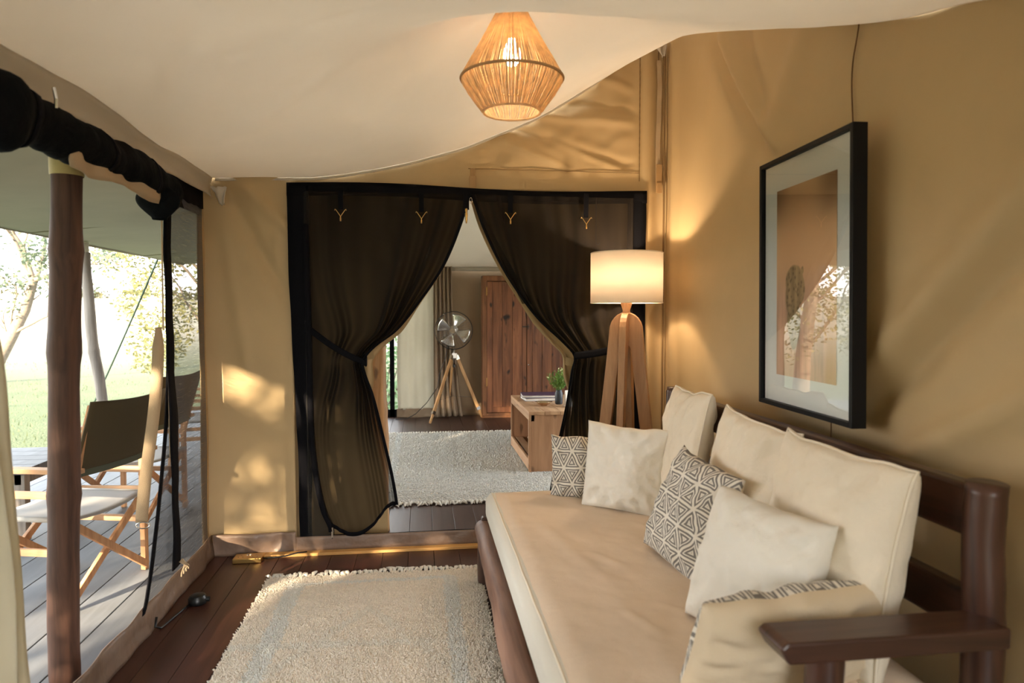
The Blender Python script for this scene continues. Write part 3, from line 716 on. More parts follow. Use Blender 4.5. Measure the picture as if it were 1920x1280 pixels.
nc = thing('cream_curtain', 'cream cloth curtain hanging close to the camera at the left edge', 'curtain')
def ncf(u, v):
    z = lerp(2.05, .02, v)
    ye = stab([(.0,1.885),(.44,1.873),(.95,1.838),(1.38,1.775),(1.7,1.70),(2.05,1.60)], z)
    return (-1.0-.20*(1-u)+.016*math.sin(u*24+nz(z*2,1)*2), ye-.36*(1-u)+.014*math.sin(u*31+1), z)
MB().grid(ncf, 60, 50).obj('cloth', mat('cream_curtain_cloth', (.62,.57,.43), .85, var=.04, trans=.3, fold=.2, fscale=6), nc, smooth=True, solid=.003)
rebase(nc, (-1.05,1.7,.02))

# ------------------------------------------------------------------ poles of the veranda and guy ropes
p1 = thing('veranda_pole', 'thick dark rustic pole with a pale capped top standing closest to the room', 'pole', (-1.395,2.74,0))
log([(.045,0,0),(.055,0,.7),(.08,0,1.35),(.105,-.01,1.96)], .052, POLEW, 'pole_shaft', p1, n=24, seed=1, knots=(.34,.82,.62))
MB().lathe([(.054,1.90),(.056,1.905),(.057,2.1),(.057,2.36),(0,2.36)], 24, (.105,-.01,0)).obj('pole_cap', mat('pale_pole_cap', (.42,.33,.14), .5, var=.25, vscale=9), p1, smooth=True)
p2 = thing('veranda_pole', 'slim crooked grey pole at the outer edge of the deck holding the eave', 'pole', (-3.36,7.42,0))
log([(.16,0,0),(.13,0,.5),(.06,0,1.0),(.03,0,1.5),(.0,0,2.0)], .050, POLEG, 'pole_shaft', p2, n=16, seed=5, knots=(.5,))
MB().lathe([(.038,1.95),(.038,2.10),(0,2.10)], 16, (0,0,0)).obj('pole_cap', BLINER, p2, smooth=True)
def rope(a, b, label):
    a = Vector(a); b = Vector(b)
    t = thing('guy_rope', label, 'rope', group=None)
    MB().tube([a.lerp(b, k/20)+Vector((0,0,-.03*math.sin(k/20*PI))) for k in range(21)], .014, 6).obj('line', ROPEM, t)
    MB().tube([a.lerp(b, k) for k in (.86,.865,.87,.875,.88)], [.008,.022,.026,.022,.008], 8).obj('knot', ROPEM, t)
    MB().lathe([(0,.12),(.018,.12),(.02,0),(.004,-.12)], 8, tuple(b)).obj('peg', DARKMET, t)
    rebase(t, tuple(b))
rope((-3.45,9.6,2.10), (-6.3,14.0,-.46), 'thin green guy rope running down to the lawn right of the grey pole')
rope((-3.45,6.0,2.10), (-8.4,14.8,-.46), 'thin green guy rope crossing the lawn left of the thick pole')

# ------------------------------------------------------------------ safari chairs and table on the deck
def beamobj(name, p, q, w, d, m, parent, up=(0,0,1)):
    return MB().beam(p, q, w, d, up).obj(name, m, parent, bevel=.003)
def safari_chair(label):
    t = thing('deck_chair', label, 'chair', group='folding wooden deck chairs with canvas seats')
    # local: +x is the front, y across
    for sgn in (-1, 1):
        y = .275*sgn
        beamobj('rear_post', (-.20,y,0), (-.20,y,.66), .028, .032, TEAK, t)
        beamobj('front_post', (.24,y,0), (.24,y,.64), .028, .032, TEAK, t)
        beamobj('armrest', (-.27,y,.665), (.31,y,.665), .055, .022, TEAKH, t)
        beamobj('side_rail', (-.20,y,.55), (.24,y,.55), .02, .034, TEAKH, t)
        beamobj('lower_rail', (-.20,y,.28), (.24,y,.28), .02, .034, TEAKH, t)
        beamobj('back_upright', (-.20,y*.95,.52), (-.32,y*.95,.97), .022, .028, TEAK, t)
    for x in (-.215, .255):
        beamobj('cross_leg', (x,-.27,.03), (x,.25,.40), .02, .036, TEAK, t)
        beamobj('cross_leg', (x+.022,.27,.03), (x+.022,-.25,.40), .02, .036, TEAK, t)
    MB().grid(lambda u, v: (lerp(-.22,.27,u), lerp(-.265,.265,v), .435-.022*math.sin(v*PI)), 10, 12).obj('seat', SEATC, t, smooth=True, solid=.008)
    MB().tube([(-.22,-.26,.43),(.27,-.26,.43)], .013, 8).obj('seat_edge', SEATC, t, smooth=True)
    MB().tube([(-.22,.26,.43),(.27,.26,.43)], .013, 8).obj('seat_edge', SEATC, t, smooth=True)
    b = MB(); b.grid(lambda u, v: (lerp(-.235,-.335,v)-.035*math.sin(u*PI), lerp(-.285,.285,u), lerp(.64,.99,v)-.012*math.sin(u*PI)*v), 16, 8)
    bk = b.obj('backrest', BACKC, t, smooth=True, solid=.008)
    MB().grid(lambda u, v: (-.238-.037*math.sin(u*PI)-.003, lerp(-.285,.285,u), .635+.03*v), 16, 1).obj('backrest_hem', BACKE, t, solid=.010)
    return t
c1 = safari_chair('wooden folding chair with an olive back and grey seat nearest the tent opening')
c1.location = (-1.76,3.68,0); c1.rotation_euler = (0,0,R(180-13))
c2 = copy_tree(c1); c2['label'] = 'wooden folding chair behind the nearest one, its seat seen under the olive back'
c2.location = (-1.93,4.88,0); c2.rotation_euler = (0,0,R(172))
c3 = copy_tree(c1); c3['label'] = 'farthest wooden folding chair, seen through the grey insect net'
c3.location = (-2.0,6.6,0); c3.rotation_euler = (0,0,R(195))
tb = thing('deck_table', 'low weathered plank table on the deck left of the chairs', 'table')
for i in range(5):
    MB().box((-3.25,4.45+i*.145,.415),(-2.22,4.45+i*.145+.141,.45)).obj('plank', DECKW, tb, bevel=.003)
for x in (-3.2,-2.27):
    for y in (4.5,5.12): MB().box((x-.03,y-.03,0),(x+.03,y+.03,.415)).obj('leg', POLEG, tb, bevel=.003)
MB().box((-3.2,4.47,.35),(-2.26,4.49,.415)).box((-3.2,5.13,.35),(-2.26,5.15,.415)).box((-2.27,4.48,.35),(-2.25,5.14,.415)).obj('apron', POLEG, tb)
rebase(tb, (-2.7,4.8,0)); tb.location.x -= .16

# ------------------------------------------------------------------ rugs
def rug(name, label, x0, x1, y0, y1, dens, size, colf, fringe_y, seed):
    t = thing(name, label, 'rug')
    MB().box((x0,y0,0),(x1,y1,.010)).obj('backing', LINEN, t)
    r_ = random.Random(seed); m = MB()
    n = int((x1-x0)*(y1-y0)*dens)
    for i in range(n):
        x = r_.uniform(x0,x1); y = r_.uniform(y0,y1)
        x += .006*nz(y*30,seed)*(abs(x-x0)<.02 or abs(x-x1)<.02)
        s_ = size*r_.uniform(.7,1.35); a = r_.uniform(0,2*PI); h_ = .015+.005*r_.random()+.004*nz(x*14,y*14)
        tx = r_.uniform(-.010,.010); ty = r_.uniform(-.010,.010)
        ps = [(x+s_*math.cos(a+k*2*PI/4), y+s_*math.sin(a+k*2*PI/4), .006) for k in range(4)]
        qs = [(x+tx+s_*.62*math.cos(a+k*2*PI/4+.5), y+ty+s_*.62*math.sin(a+k*2*PI/4+.5), h_) for k in range(4)]
        m.add(ps+qs, [(0,1,5,4),(1,2,6,5),(2,3,7,6),(3,0,4,7),(4,5,6,7)])
        c = colf(x, y); k_ = r_.uniform(.9,1.06); c = tuple(q*k_ for q in c)
        m.c += [c]*8
    o = m.obj('pile', vcol(name+'_pile'), t, smooth=True); o['kind'] = 'stuff'
    for fy, dr in fringe_y:
        nt = int((x1-x0)/.030)
        for i in range(nt):
            x = x0+(i+.5)*(x1-x0)/nt+r_.uniform(-.006,.006); q = MB()
            L_ = r_.uniform(.035,.10); sw = r_.uniform(-.045,.045)
            q.tube([(x,fy,.010),(x+sw*.2,fy+dr*L_*.4,.018),(x+sw*.6,fy+dr*L_*.75,.010),(x+sw,fy+dr*L_,.007)], [.006,.0105,.009,.004], 5)
            q.tube([(x+.004,fy,.010),(x-sw*.5,fy+dr*L_*.5,.014),(x-sw,fy+dr*L_*.85,.006)], [.005,.008,.004], 5)
            q.obj('tassel', LINENW, t, smooth=True)
    return t
def col1(x, y):
    base = (.86,.78,.67); grey = (.78,.77,.73)
    x0, x1, y1 = -.80, .305, 3.64
    d = min(x-x0, x1-x, y1-y)
    wob = .012*nz(x*6,y*6)
    if .12 < x-x0+wob < .20 and y < y1-.10: return grey
    if .13 < x1-x+wob < .20 and y < y1-.08: return grey
    if .09 < y1-y+wob < .125 and x0+.14 < x < x1-.15: return grey
    yy = (y-2.35); xx = (x+.25)
    if abs(abs(xx)*1.6+abs(yy)-.85) < .045: return tuple(lerp(a,b,.35) for a,b in zip(base,grey))
    if abs(y-2.86+.05*xx) < .025 and x < .05: return tuple(lerp(a,b,.5) for a,b in zip(base,grey))
    w_ = .5+.5*nz(x*3,y*3,3)
    return tuple(lerp(a,b,w_) for a,b in zip((.90,.81,.70),(.84,.77,.68)))
ru = rug('shaggy_rug', 'cream shaggy rug with pale grey border stripes lying beside the daybed', -.80,.305,1.5,3.64,32000,.0046,col1,((3.64,1),),5)
def col2(x, y):
    if .10 < x+.38 < .16: return (.68,.69,.67)
    return tuple(lerp(a,b,.5+.5*nz(x*2,y*2)) for a,b in zip((.70,.67,.61),(.63,.63,.60)))
ru2 = rug('shaggy_rug', 'pale grey shaggy rug on the bedroom floor under the crate table', -.38,2.1,4.99,7.85,9000,.0080,col2,((4.99,-1),(7.85,1)),6)

# ------------------------------------------------------------------ daybed
bed = thing('daybed', 'dark timber daybed frame with log posts against the right wall', 'daybed')
def post(x, y, h_, r, seed, m=BEDWZ): return log([(x,y,0),(x,y,h_*.5),(x,y,h_)], r, m, 'post', bed, n=22, seed=seed)
post(1.285,1.395,1.008,.043,11); post(1.285,3.34,1.015,.040,12)
def rail(name, p, q, w, d, m=BEDW):
    return MB().beam(p, q, w, d).obj(name, m, bed, bevel=.010)
rail('back_rail', (1.29,1.40,.935), (1.29,3.42,.935), .055, .125)
rail('back_rail', (1.29,1.40,.69), (1.29,3.42,.69), .05, .105)
log([(.305,1.36,.285),(.300,2.4,.29),(.315,3.46,.285)], .050, SIDEW, 'side_rail', bed, n=20, seed=15)
rail('side_rail', (1.25,1.40,.27), (1.25,3.42,.27), .045, .12)
rail('end_rail', (.30,1.345,.29), (1.30,1.345,.29), .05, .12, BEDWX)
rail('end_rail', (.30,3.46,.29), (1.30,3.46,.29), .05, .12, BEDWX)
for x, y in ((.315,1.36),(.325,3.45)): MB().lathe([(.045,0),(.047,.1),(.044,.25),(0,.25)], 16, (x,y,0)).obj('leg', BEDWZ, bed, smooth=True)
for i in range(12):
    y = 1.42+i*.17
    MB().box((.34,y,.325),(1.28,y+.13,.342)).obj('slat', TABZ, bed, bevel=.002)
a_ = MB().prism([(.755,.665),(.735,.70),(.75,.712),(1.27,.712),(1.27,.665)], .105, M=Matrix.Translation((0,1.30,0)))
a_.obj('armrest', BEDWX, bed, bevel=.006)
log([(.865,1.352,.33),(.865,1.352,.5),(.865,1.352,.668)], .040, BEDWZ, 'arm_post', bed, n=20, seed=18)
rebase(bed, (.8,2.4,0))

mt = thing('mattress', 'thick daybed mattress with white sides and a tan fitted cover', 'mattress')
MX0, MX1, MY0, MY1, MZ0, MZ1 = .315, 1.245, 1.45, 3.43, .342, .50
body = MB().box((MX0,MY0,MZ0),(MX1,MY1,MZ1-.008)).obj('body', MATTR, mt, smooth=True); b_ = body.modifiers.new('b','BEVEL'); b_.width = .05; b_.segments = 6; body.modifiers.new('w','WEIGHTED_NORMAL')
def topf(u, v):
    x = lerp(MX0+.032, MX1-.02, u); y = lerp(MY0+.02, MY1-.03, v)
    e = min(1, min(u, 1-u)*12, min(v,1-v)*22); e = math.sin(e*PI/2)
    w_ = .004*nz(x*4,y*3,1)+.0022*nz(x*14+y*5,y*9,2)
    for p, q, ww, am in (((.95,2.0),(1.02,1.85),.018,.006),((.62,2.45),(.70,2.30),.02,.005),((.58,3.25),(.66,3.2),.02,.006),((.60,1.95),(.66,1.80),.02,.006),((.72,1.98),(.80,1.90),.015,.005),((.9,2.75),(1.0,2.55),.02,.004),((.5,2.8),(.62,2.1),.03,.004)):
        w_ += ridge(p, q, ww, am, x, y)
    return (x+.006*nz(y*6,1)*(u<.02), y, MZ1-.016+e*.019+w_*e)
MB().grid(topf, 90, 170).obj('fitted_cover', SHEET, mt, smooth=True, solid=.004)
MB().tube([(MX0+.033+.004*nz(y*5,3), y, MZ1-.012) for y in [lerp(MY0+.03,MY1-.04,k/60) for k in range(61)]], .004, 6).obj('cover_edge', PIPE, mt, smooth=True)
rebase(mt, (.78,2.4,.342))

# ------------------------------------------------------------------ cushions
def cushion(name, label, W_, H_, T, c, right, up, front, back=None, piping=None, seed=0, group=None, bow=.07, slump=0, n=44, power=.42, curl=0, zipper=False, taper=0, cat='cushion'):
    r = Vector(right).normalized(); u = Vector(up); u = (u-r*u.dot(r)).normalized(); nn = r.cross(u)
    t = thing(name, label, cat, c, 0, group)
    M = Matrix((r, u, nn)).transposed()
    def P(a, b, side):
        e = max(0, (1-a*a))*max(0, (1-b*b)); th = T*(e**power)
        x = W_/2*a*(1-bow*(1-b*b)*abs(a)); y = H_/2*b*(1-bow*(1-a*a)*abs(b)); x *= 1-taper*b
        # corners: soft creases running inwards
        ca = (abs(a)*abs(b))**2
        wr = .014*nz(a*2.2+seed,b*2.2,seed)+.007*nz(a*6+b*3,b*6-a*3,seed+3)
        cr = .011*math.sin(math.atan2(b,a)*14+seed*3)*sm(.55,1.0,math.hypot(a,b))*(e**.35)
        z = side*(th/2+ (wr+cr)*min(1,e*5))
        y -= slump*(1-b)*.0 ; z += slump*(b*b-.3)*.5 + curl*a*a
        y -= .012*nz(a*2.3,seed)*(b > .0)*(b)
        return M @ Vector((x, y, z))
    mb = MB(); uvs = []
    for side in (1, -1):
        mb.grid(lambda a, b: P((2*a-1)*side if True else 0, 2*b-1, side), n, n, 0 if side > 0 or back is None else 1)
        for j in range(n+1):
            for i in range(n+1): uvs.append((i/n*W_/.36+seed*.37, j/n*H_/.36+seed*.23))
    mats = [front]+([back] if back else [])
    me = mb.mesh(name+'_cover', mats, True)
    ul = me.uv_layers.new(name='uv')
    idx = [0]*len(me.loops); me.loops.foreach_get('vertex_index', idx)
    ul.data.foreach_set('uv', [q for i in idx for q in uvs[i]])
    bm = bmesh.new(); bm.from_mesh(me); bmesh.ops.remove_doubles(bm, verts=bm.verts, dist=.0004); bmesh.ops.recalc_face_normals(bm, faces=bm.faces); bm.to_mesh(me); bm.free()
    o = bpy.data.objects.new('cover', me); COL.objects.link(o); o.parent = t
    if piping:
        for side in ((1,-1) if piping == 2 else (1,)):
            pts = []
            for k in range(4*26):
                e_, f_ = divmod(k, 26); q = f_/26*2-1
                a, b = ((q,-1),(1,q),(-q,1),(-1,-q))[e_]
                # rounded corners
                pts.append(P(a*.995, b*.995, 1)+nn*0)
            pts.append(pts[0])
            MB().tube(pts, .0042, 6, caps=False).obj('piping', PIPE, t, smooth=True)
    if zipper:
        MB().tube([P(a/10*1.9-.95, -.99, 1) for a in range(11)], .004, 6).obj('zip', PIPE, t)
    return t
G1 = 'large cream back cushions with piped edges'
cushion('back_cushion', 'large cream piped cushion at the far end of the daybed back', .47,.57,.15, (1.125,2.83,.785), (-.06,-1,.03), (.18,.0,1), LINEN, piping=1, seed=1, group=G1, bow=.05, power=.33)
cushion('back_cushion', 'cream piped cushion in the middle of the daybed back, between the two other large ones', .52,.55,.15, (1.135,2.27,.755), (.02,-1,-.05), (.2,.0,1), LINEN, piping=1, seed=2, group=G1, bow=.05, power=.33)
cushion('back_cushion', 'biggest cream piped cushion at the near end of the daybed back', .53,.54,.16, (1.10,1.715,.765), (.05,-1,-.02), (.17,.0,1), LINEN, piping=1, seed=3, group=G1, bow=.04, power=.33)
cushion('scatter_cushion', 'square white linen cushion beside the small patterned one at the far end', .40,.40,.17, (.915,2.98,.688), (.80,-.60,-.04), (.06,.10,1), LINENW, back=LINENW, seed=4, bow=.06)
cushion('patterned_cushion', 'small cushion with grey triangle print at the far end of the bed', .34,.31,.14, (.79,3.23,.642), (.95,-.28,0), (-.02,.12,1), PRINT, back=LINENB, seed=5, bow=.05)
cushion('patterned_cushion', 'cushion with grey triangle print leaning in the middle of the bed', .37,.40,.16, (.945,2.29,.685), (.20,-1,-.13), (.36,.10,1), PRINT, back=LINENB, seed=6, bow=.05)
cushion('scatter_cushion', 'square white linen cushion leaning in front of the biggest back cushion', .39,.395,.18, (.905,1.74,.685), (.38,-.92,-.06), (.30,.10,1), LINENW, back=LINENW, seed=7, bow=.05)
cushion('patterned_cushion', 'beige-backed cushion with a triangle-printed front lying behind the near armrest', .52,.30,.17, (.880,1.53,.595), (1,.03,.05), (.10,-.30,1), LINENB, back=PRINT, seed=8, bow=.03, power=.40, taper=.10)

# ------------------------------------------------------------------ floor lamp
fl = thing('floor_lamp', 'wooden four-legged floor lamp with a cream drum shade in the corner', 'lamp', (1.16,3.78,0), R(-30))
def arch(half, th, top):
    """outline of an n-shaped ply frame in x-z, legs splayed outwards"""
    out = []
    foot = half; sh = .095
    out.append((-foot-.028,0)); out.append((-sh-.0,top-.13))
    for k in range(9):
        a = PI-PI*k/8; out.append((sh*math.cos(a), top-.10+.10*math.sin(a)))
    out.append((sh,top-.13)); out.append((foot+.028,0)); out.append((foot-.030,0))
    for k in range(9):
        a = PI*k/8; out.append((.034*math.cos(a), top-.24+.034*math.sin(a)))
    out.append((-foot+.030,0))
    return out
for i, a in enumerate((0, 90)):
    M = Matrix.Rotation(R(a), 4, 'Z') @ Matrix.Translation((0,-.019,0))
    pts = arch(.205, 0, 1.40)
    # split along the middle into left/right strips so that faces stay simple
    n = len(pts); o_ = pts[:12]; 
    mb = MB(); outer = pts[0:12]; inner = [pts[-1]]+list(reversed(pts[13:22]))
    outer = [pts[0],pts[1]]+pts[2:11]+[pts[11],pts[12]]; inner = [pts[-1]]+[pts[13+9-k] for k in range(0,9)]+[pts[13]]
    # resample both to the same count
    def res(L_, m_=24):
        d = [0]
        for p, q in zip(L_, L_[1:]): d.append(d[-1]+math.dist(p,q))
        o2 = []
        for k in range(m_+1):
            t = d[-1]*k/m_
            for j in range(len(d)-1):
                if t <= d[j+1]+1e-9: 
                    f = (t-d[j])/max(1e-9,(d[j+1]-d[j])); o2.append((lerp(L_[j][0],L_[j+1][0],f), lerp(L_[j][1],L_[j+1][1],f))); break
        return o2
    def ap(side):   # left leg, arc, right leg sampled by hand so both rims correspond
        P_ = []
        for k in range(10): t = k/10; P_.append('l%f' % t)
    oc = [(lerp(-.233,-.095,k/10), lerp(0,1.27,k/10)) for k in range(10)] + [(.095*math.cos(PI-PI*k/12), 1.29+.11*math.sin(PI-PI*k/12)) for k in range(13)] + [(lerp(.095,.233,(k+1)/10), lerp(1.27,0,(k+1)/10)) for k in range(10)]
    ic = [(lerp(-.178,-.032,k/10), lerp(0,1.17,k/10)) for k in range(10)] + [(.032*math.cos(PI-PI*k/12), 1.18+.035*math.sin(PI-PI*k/12)) for k in range(13)] + [(lerp(.032,.178,(k+1)/10), lerp(1.17,0,(k+1)/10)) for k in range(10)]
    q = len(oc); vs = []
    for (x, z) in oc: vs += [M @ Vector((x,0,z)), M @ Vector((x,.038,z))]
    for (x, z) in ic: vs += [M @ Vector((x,0,z)), M @ Vector((x,.038,z))]
    fs = []
    for k in range(q-1):
        a0, a1 = 2*k, 2*k+2; b0, b1 = 2*q+2*k, 2*q+2*k+2
        fs += [(a0,a1,b1,b0),(a0+1,b0+1,b1+1,a1+1),(a0,a0+1,a1+1,a1),(b0,b1,b1+1,b0+1)]
    fs += [(0,2*q,2*q+1,1),(2*q-2,2*q-1,4*q-1,4*q-2)]
    o = MB().add(vs, fs).obj('leg_arch', LAMPW, fl, bevel=.003)
MB().lathe([(.0,1.385),(.026,1.385),(.020,1.41),(.032,1.445),(.033,1.465),(0,1.465)], 20).obj('neck', LAMPW, fl, smooth=True)
MB().lathe([(.018,1.46),(.018,1.52),(.0,1.52)], 16).obj('lamp_socket', mat('white_socket', (.6,.58,.5), .5), fl, smooth=True)
SHADE = mat('lamp_shade_linen', (.74,.68,.60), .9, bump=.6, bscale=500, trans=.40)
tilt = Matrix.Rotation(R(0), 4, 'Y')
MB().lathe([(.203,1.452),(.203,1.735)], 64).obj('lamp_shade', SHADE, fl, smooth=True, solid=.002)
s = MB()
for z in (1.453,1.734): s.tube([(.203*math.cos(2*PI*k/48), .203*math.sin(2*PI*k/48), z) for k in range(49)], .003, 6, caps=False)
s.obj('shade_ring', PIPE, fl, smooth=True)
s = MB()
for k in range(3): s.tube([(0,0,1.53),(.2*math.cos(k*2.094),.2*math.sin(k*2.094),1.72)], .002, 5)
s.obj('shade_spider', CHROME, fl)
m, N, L, P = nodes('bulb_glow'); P.inputs['Emission Color'].default_value = (1,.72,.42,1); P.inputs['Emission Strength'].default_value = 30; BULB = m
MB().lathe([(0,1.52),(.014,1.52),(.028,1.55),(.03,1.575),(.02,1.60),(0,1.61)], 16).obj('bulb', BULB, fl, smooth=True)
ll = lamp('floor_lamp_light', 'POINT', (1.16,3.78,1.60), 17, (1,.74,.48), shadow_soft_size=.035)

# ------------------------------------------------------------------ pendant
PX, PY = .345, 2.60
pd = thing('pendant_lamp', 'jute string pendant lamp with a lit bulb hanging from the cream ceiling', 'pendant lamp', (PX,PY,2.16))
prof = [(.032,.425),(.046,.39),(.085,.315),(.12,.25),(.155,.19),(.186,.135),(.192,.12),(.186,.105),(.165,.07),(.14,.035),(.118,.005),(.108,-.003)]
NS = 210
st_ = MB(); r_ = random.Random(2)
for k in range(NS):
    a0 = 2*PI*k/NS + r_.uniform(-.008,.008)
    pts = []; sk = r_.uniform(-.02,.02)
    for j, (r, z) in enumerate(prof):
        a = a0+sk*j/11+.004*math.sin(j*2+k); pts.append(((r+r_.uniform(-.001,.001))*math.cos(a), (r+r_.uniform(-.001,.001))*math.sin(a), z))
    st_.tube(pts, [.0011+.0012*min(1,(r-.04)/.12)*r_.uniform(.6,1.35) for r, z in prof], 4, caps=False)
o = st_.obj('jute_strings', JUTE, pd, smooth=True); o['kind'] = 'stuff'
for r, z, w_ in ((.034,.425,.004),(.193,.12,.0055),(.108,-.003,.005)):
    MB().tube([(r*math.cos(2*PI*k/64), r*math.sin(2*PI*k/64), z) for k in range(65)], w_, 8, caps=False).obj('ring', JUTED if w_ > .0052 else JUTE, pd, smooth=True)
MB().lathe([(0,.40),(.04,.40),(.045,.385),(.02,.37),(.018,.27),(0,.27)], 20).obj('lamp_socket', mat('socket_brown', (.25,.14,.07), .5), pd, smooth=True)
MB().lathe([(0,.27),(.014,.268),(.032,.225),(.033,.20),(.02,.175),(0,.165)], 20).obj('bulb', BULB, pd, smooth=True)
MB().tube([(0,0,.39),(0,0,.49)], .004, 6).obj('flex', RUBBER, pd)
pl = lamp('pendant_light', 'POINT', (PX,PY,2.16+.215), 46, (1,.76,.50), shadow_soft_size=.034)

# ------------------------------------------------------------------ framed picture
pic = thing('framed_picture', 'black framed photograph of a spotted cat on a tree trunk hung above the daybed', 'picture')
def PW(s_, z, d):    # s along the wall (+ toward the camera), slight hang angle
    zz = z; y = 2.335-s_-.028*(1.515-z)*-1*-1
    return (1.425-d-.010*(z-1.03)*0, y, zz)
HW, Z0, Z1 = .335, 1.03, 2.0
F = MB()
def pbox(s0, s1, z0, z1, d0, d1, mb):
    vs = [PW(s_, z, d) for d in (d0, d1) for (s_, z) in ((s0,z0),(s1,z0),(s1,z1),(s0,z1))]
    mb.add(vs, [(0,3,2,1),(4,5,6,7),(0,1,5,4),(1,2,6,5),(2,3,7,6),(3,0,4,7)])
for nm, q in (('frame_side',(-HW,-HW+.018,Z0,Z1)),('frame_side',(HW-.018,HW,Z0,Z1)),('frame_top',(-HW+.018,HW-.018,Z1-.018,Z1)),('frame_bottom',(-HW+.018,HW-.018,Z0,Z0+.018))):
    f_ = MB(); pbox(*q, 0, .05, f_); f_.obj(nm, BLACKF, pic, bevel=.002)
f_ = MB(); pbox(-HW+.01,HW-.01,Z0+.01,Z1-.01,.002,.03,f_); f_.obj('mat_board', MATB, pic)
def paint(s_, t):
    x = s_; y = t
    n1 = nz(x*3,y*1.2,1); n2 = nz(x*18,y*2.5,2); n3 = nz(x*60,y*8,5)
    c = Vector((.50,.315,.165)) + Vector((.10,.07,.045))*n1
    c = c.lerp(Vector((.62,.42,.25)), sm(.9,.35,abs(y-.62)*2.2)*.7)
    k = sm(.72,1.0,y)*(.35+.65*sm(.15,.5,abs(x-.45)))
    c = c.lerp(Vector((.13,.06,.03)), .85*k)
    # trunk, pinkish and streaked, leaning up to the right
    tr = sm(.50,.40,abs(x-.38-.1*y)) * sm(.62,.38,y)
    c = c.lerp(Vector((.50,.33,.23))*(1+.30*n2+.12*n3), .85*tr)
    if y < .2: c = c*(1-.18*abs(n2)*sm(.2,0,y))
    # the cat, seen walking down the trunk
    def ell(cx, cy, rx, ry): return ((x-cx)/rx)**2+((y-cy)/ry)**2
    body = min(ell(.33,.50,.155,.085), ell(.29,.42,.12,.11), ell(.40,.46,.11,.085)*1.0, ell(.27,.31,.065,.11), ell(.37,.30,.062,.12), ell(.32,.22,.075,.08)*1.1, ell(.47,.555,.022,.018))
    if body < 1.15:
        e = sm(1.15,.85,body)
        sp_ = noise.voronoi(Vector((x*26,y*34,0)))[0][0]
        spot = sm(.42,.22,sp_)
        fur = Vector((.33,.235,.125))*(1+.3*n2)
        fur = fur.lerp(Vector((.11,.12,.07)), .55*sm(.42,.25,y))
        fur = fur.lerp(Vector((.04,.032,.022)), spot*.55)
        c = c.lerp(fur, e*.9)
    return c
pr = MB(); nx_, ny_ = 130, 210
pr.grid(lambda u, v: PW(lerp(-.215,.215,u), lerp(1.155,1.875,v), .0315), nx_, ny_)
for j in range(ny_+1):
    for i in range(nx_+1): pr.c.append(tuple(max(0,min(.9,q*1.55)) for q in paint(i/nx_, j/ny_)))
pr.obj('photographic_print', vcol('print_paper', .6), pic)
m, N, L, P = nodes('picture_glass')
gl = N.new('ShaderNodeBsdfGlossy'); gl.inputs['Roughness'].default_value = .0; tp = N.new('ShaderNodeBsdfTransparent'); fz = N.new('ShaderNodeFresnel'); fz.inputs[0].default_value = 1.9; mx = N.new('ShaderNodeMixShader')
L.new(fz.outputs[0], mx.inputs[0]); L.new(tp.outputs[0], mx.inputs[1]); L.new(gl.outputs[0], mx.inputs[2]); L.new(mx.outputs[0], N['Material Output'].inputs[0])
gq = MB(); gq.add([PW(-HW+.016,Z0+.016,.040),PW(HW-.016,Z0+.016,.040),PW(HW-.016,Z1-.016,.040),PW(-HW+.016,Z1-.016,.040)], [(0,1,2,3)])
gq.obj('glass', m, pic)
rebase(pic, (1.42,2.33,1.03)); pic.rotation_euler = (0,0,R(-3)); pic.location.x -= .008

# ------------------------------------------------------------------ bits on the floor
so = thing('power_socket', 'brass double power socket lying on the floor by the back wall', 'power socket')
MB().box((-1.05,4.0-.09,0),(-.895,4.0-.002,.028)).obj('plate', BRASS, so, bevel=.004)
s = MB()
for cx in (-1.012,-.935):
    for dx, dy, w_ in ((0,.022,.004),(-.012,-.004,.005),(.012,-.004,.005)):
        s.box((cx+dx-w_/2,3.955+dy-w_/2-.012,.0278),(cx+dx+w_/2,3.955+dy+w_/2-.012,.0290))
s.obj('socket_hole', RUBBER, so)
MB().box((-.985,3.962,.028),(-.977,3.975,.032)).box((-.970,3.962,.028),(-.962,3.975,.032)).obj('switch', LINENW, so, bevel=.001)
MB().tube([(-.895,3.955,.012),(-.84,3.96,.010),(-.78,3.975,.010),(-.71,3.99,.022),(-.66,3.998,.022)], .004, 8).obj('cable', RUBBER, so, smooth=True)
rebase(so, (-.97,3.955,0))
pg = thing('cable_connector', 'round black cable connector on the dark floor near the left edge', 'connector')
MB().lathe([(0,0),(.038,0),(.042,.008),(.042,.030),(.036,.036),(.036,.040),(.030,.044),(0,.046)], 24, (-1.075,3.40,0)).obj('housing', RUBBER, pg, smooth=True)
MB().tube([(-1.035,3.40,.02),(-1.02,3.40,.02)], .012, 10).obj('plug_end', RUBBER, pg)
MB().tube([(-1.10,3.38,.010),(-1.12,3.31,.006),(-1.135,3.22,.006),(-1.15,3.14,.006),(-1.165,3.12,.02),(-1.17,3.15,.05)], .0055, 8).obj('cable', RUBBER, pg, smooth=True)
rebase(pg, (-1.075,3.40,0))

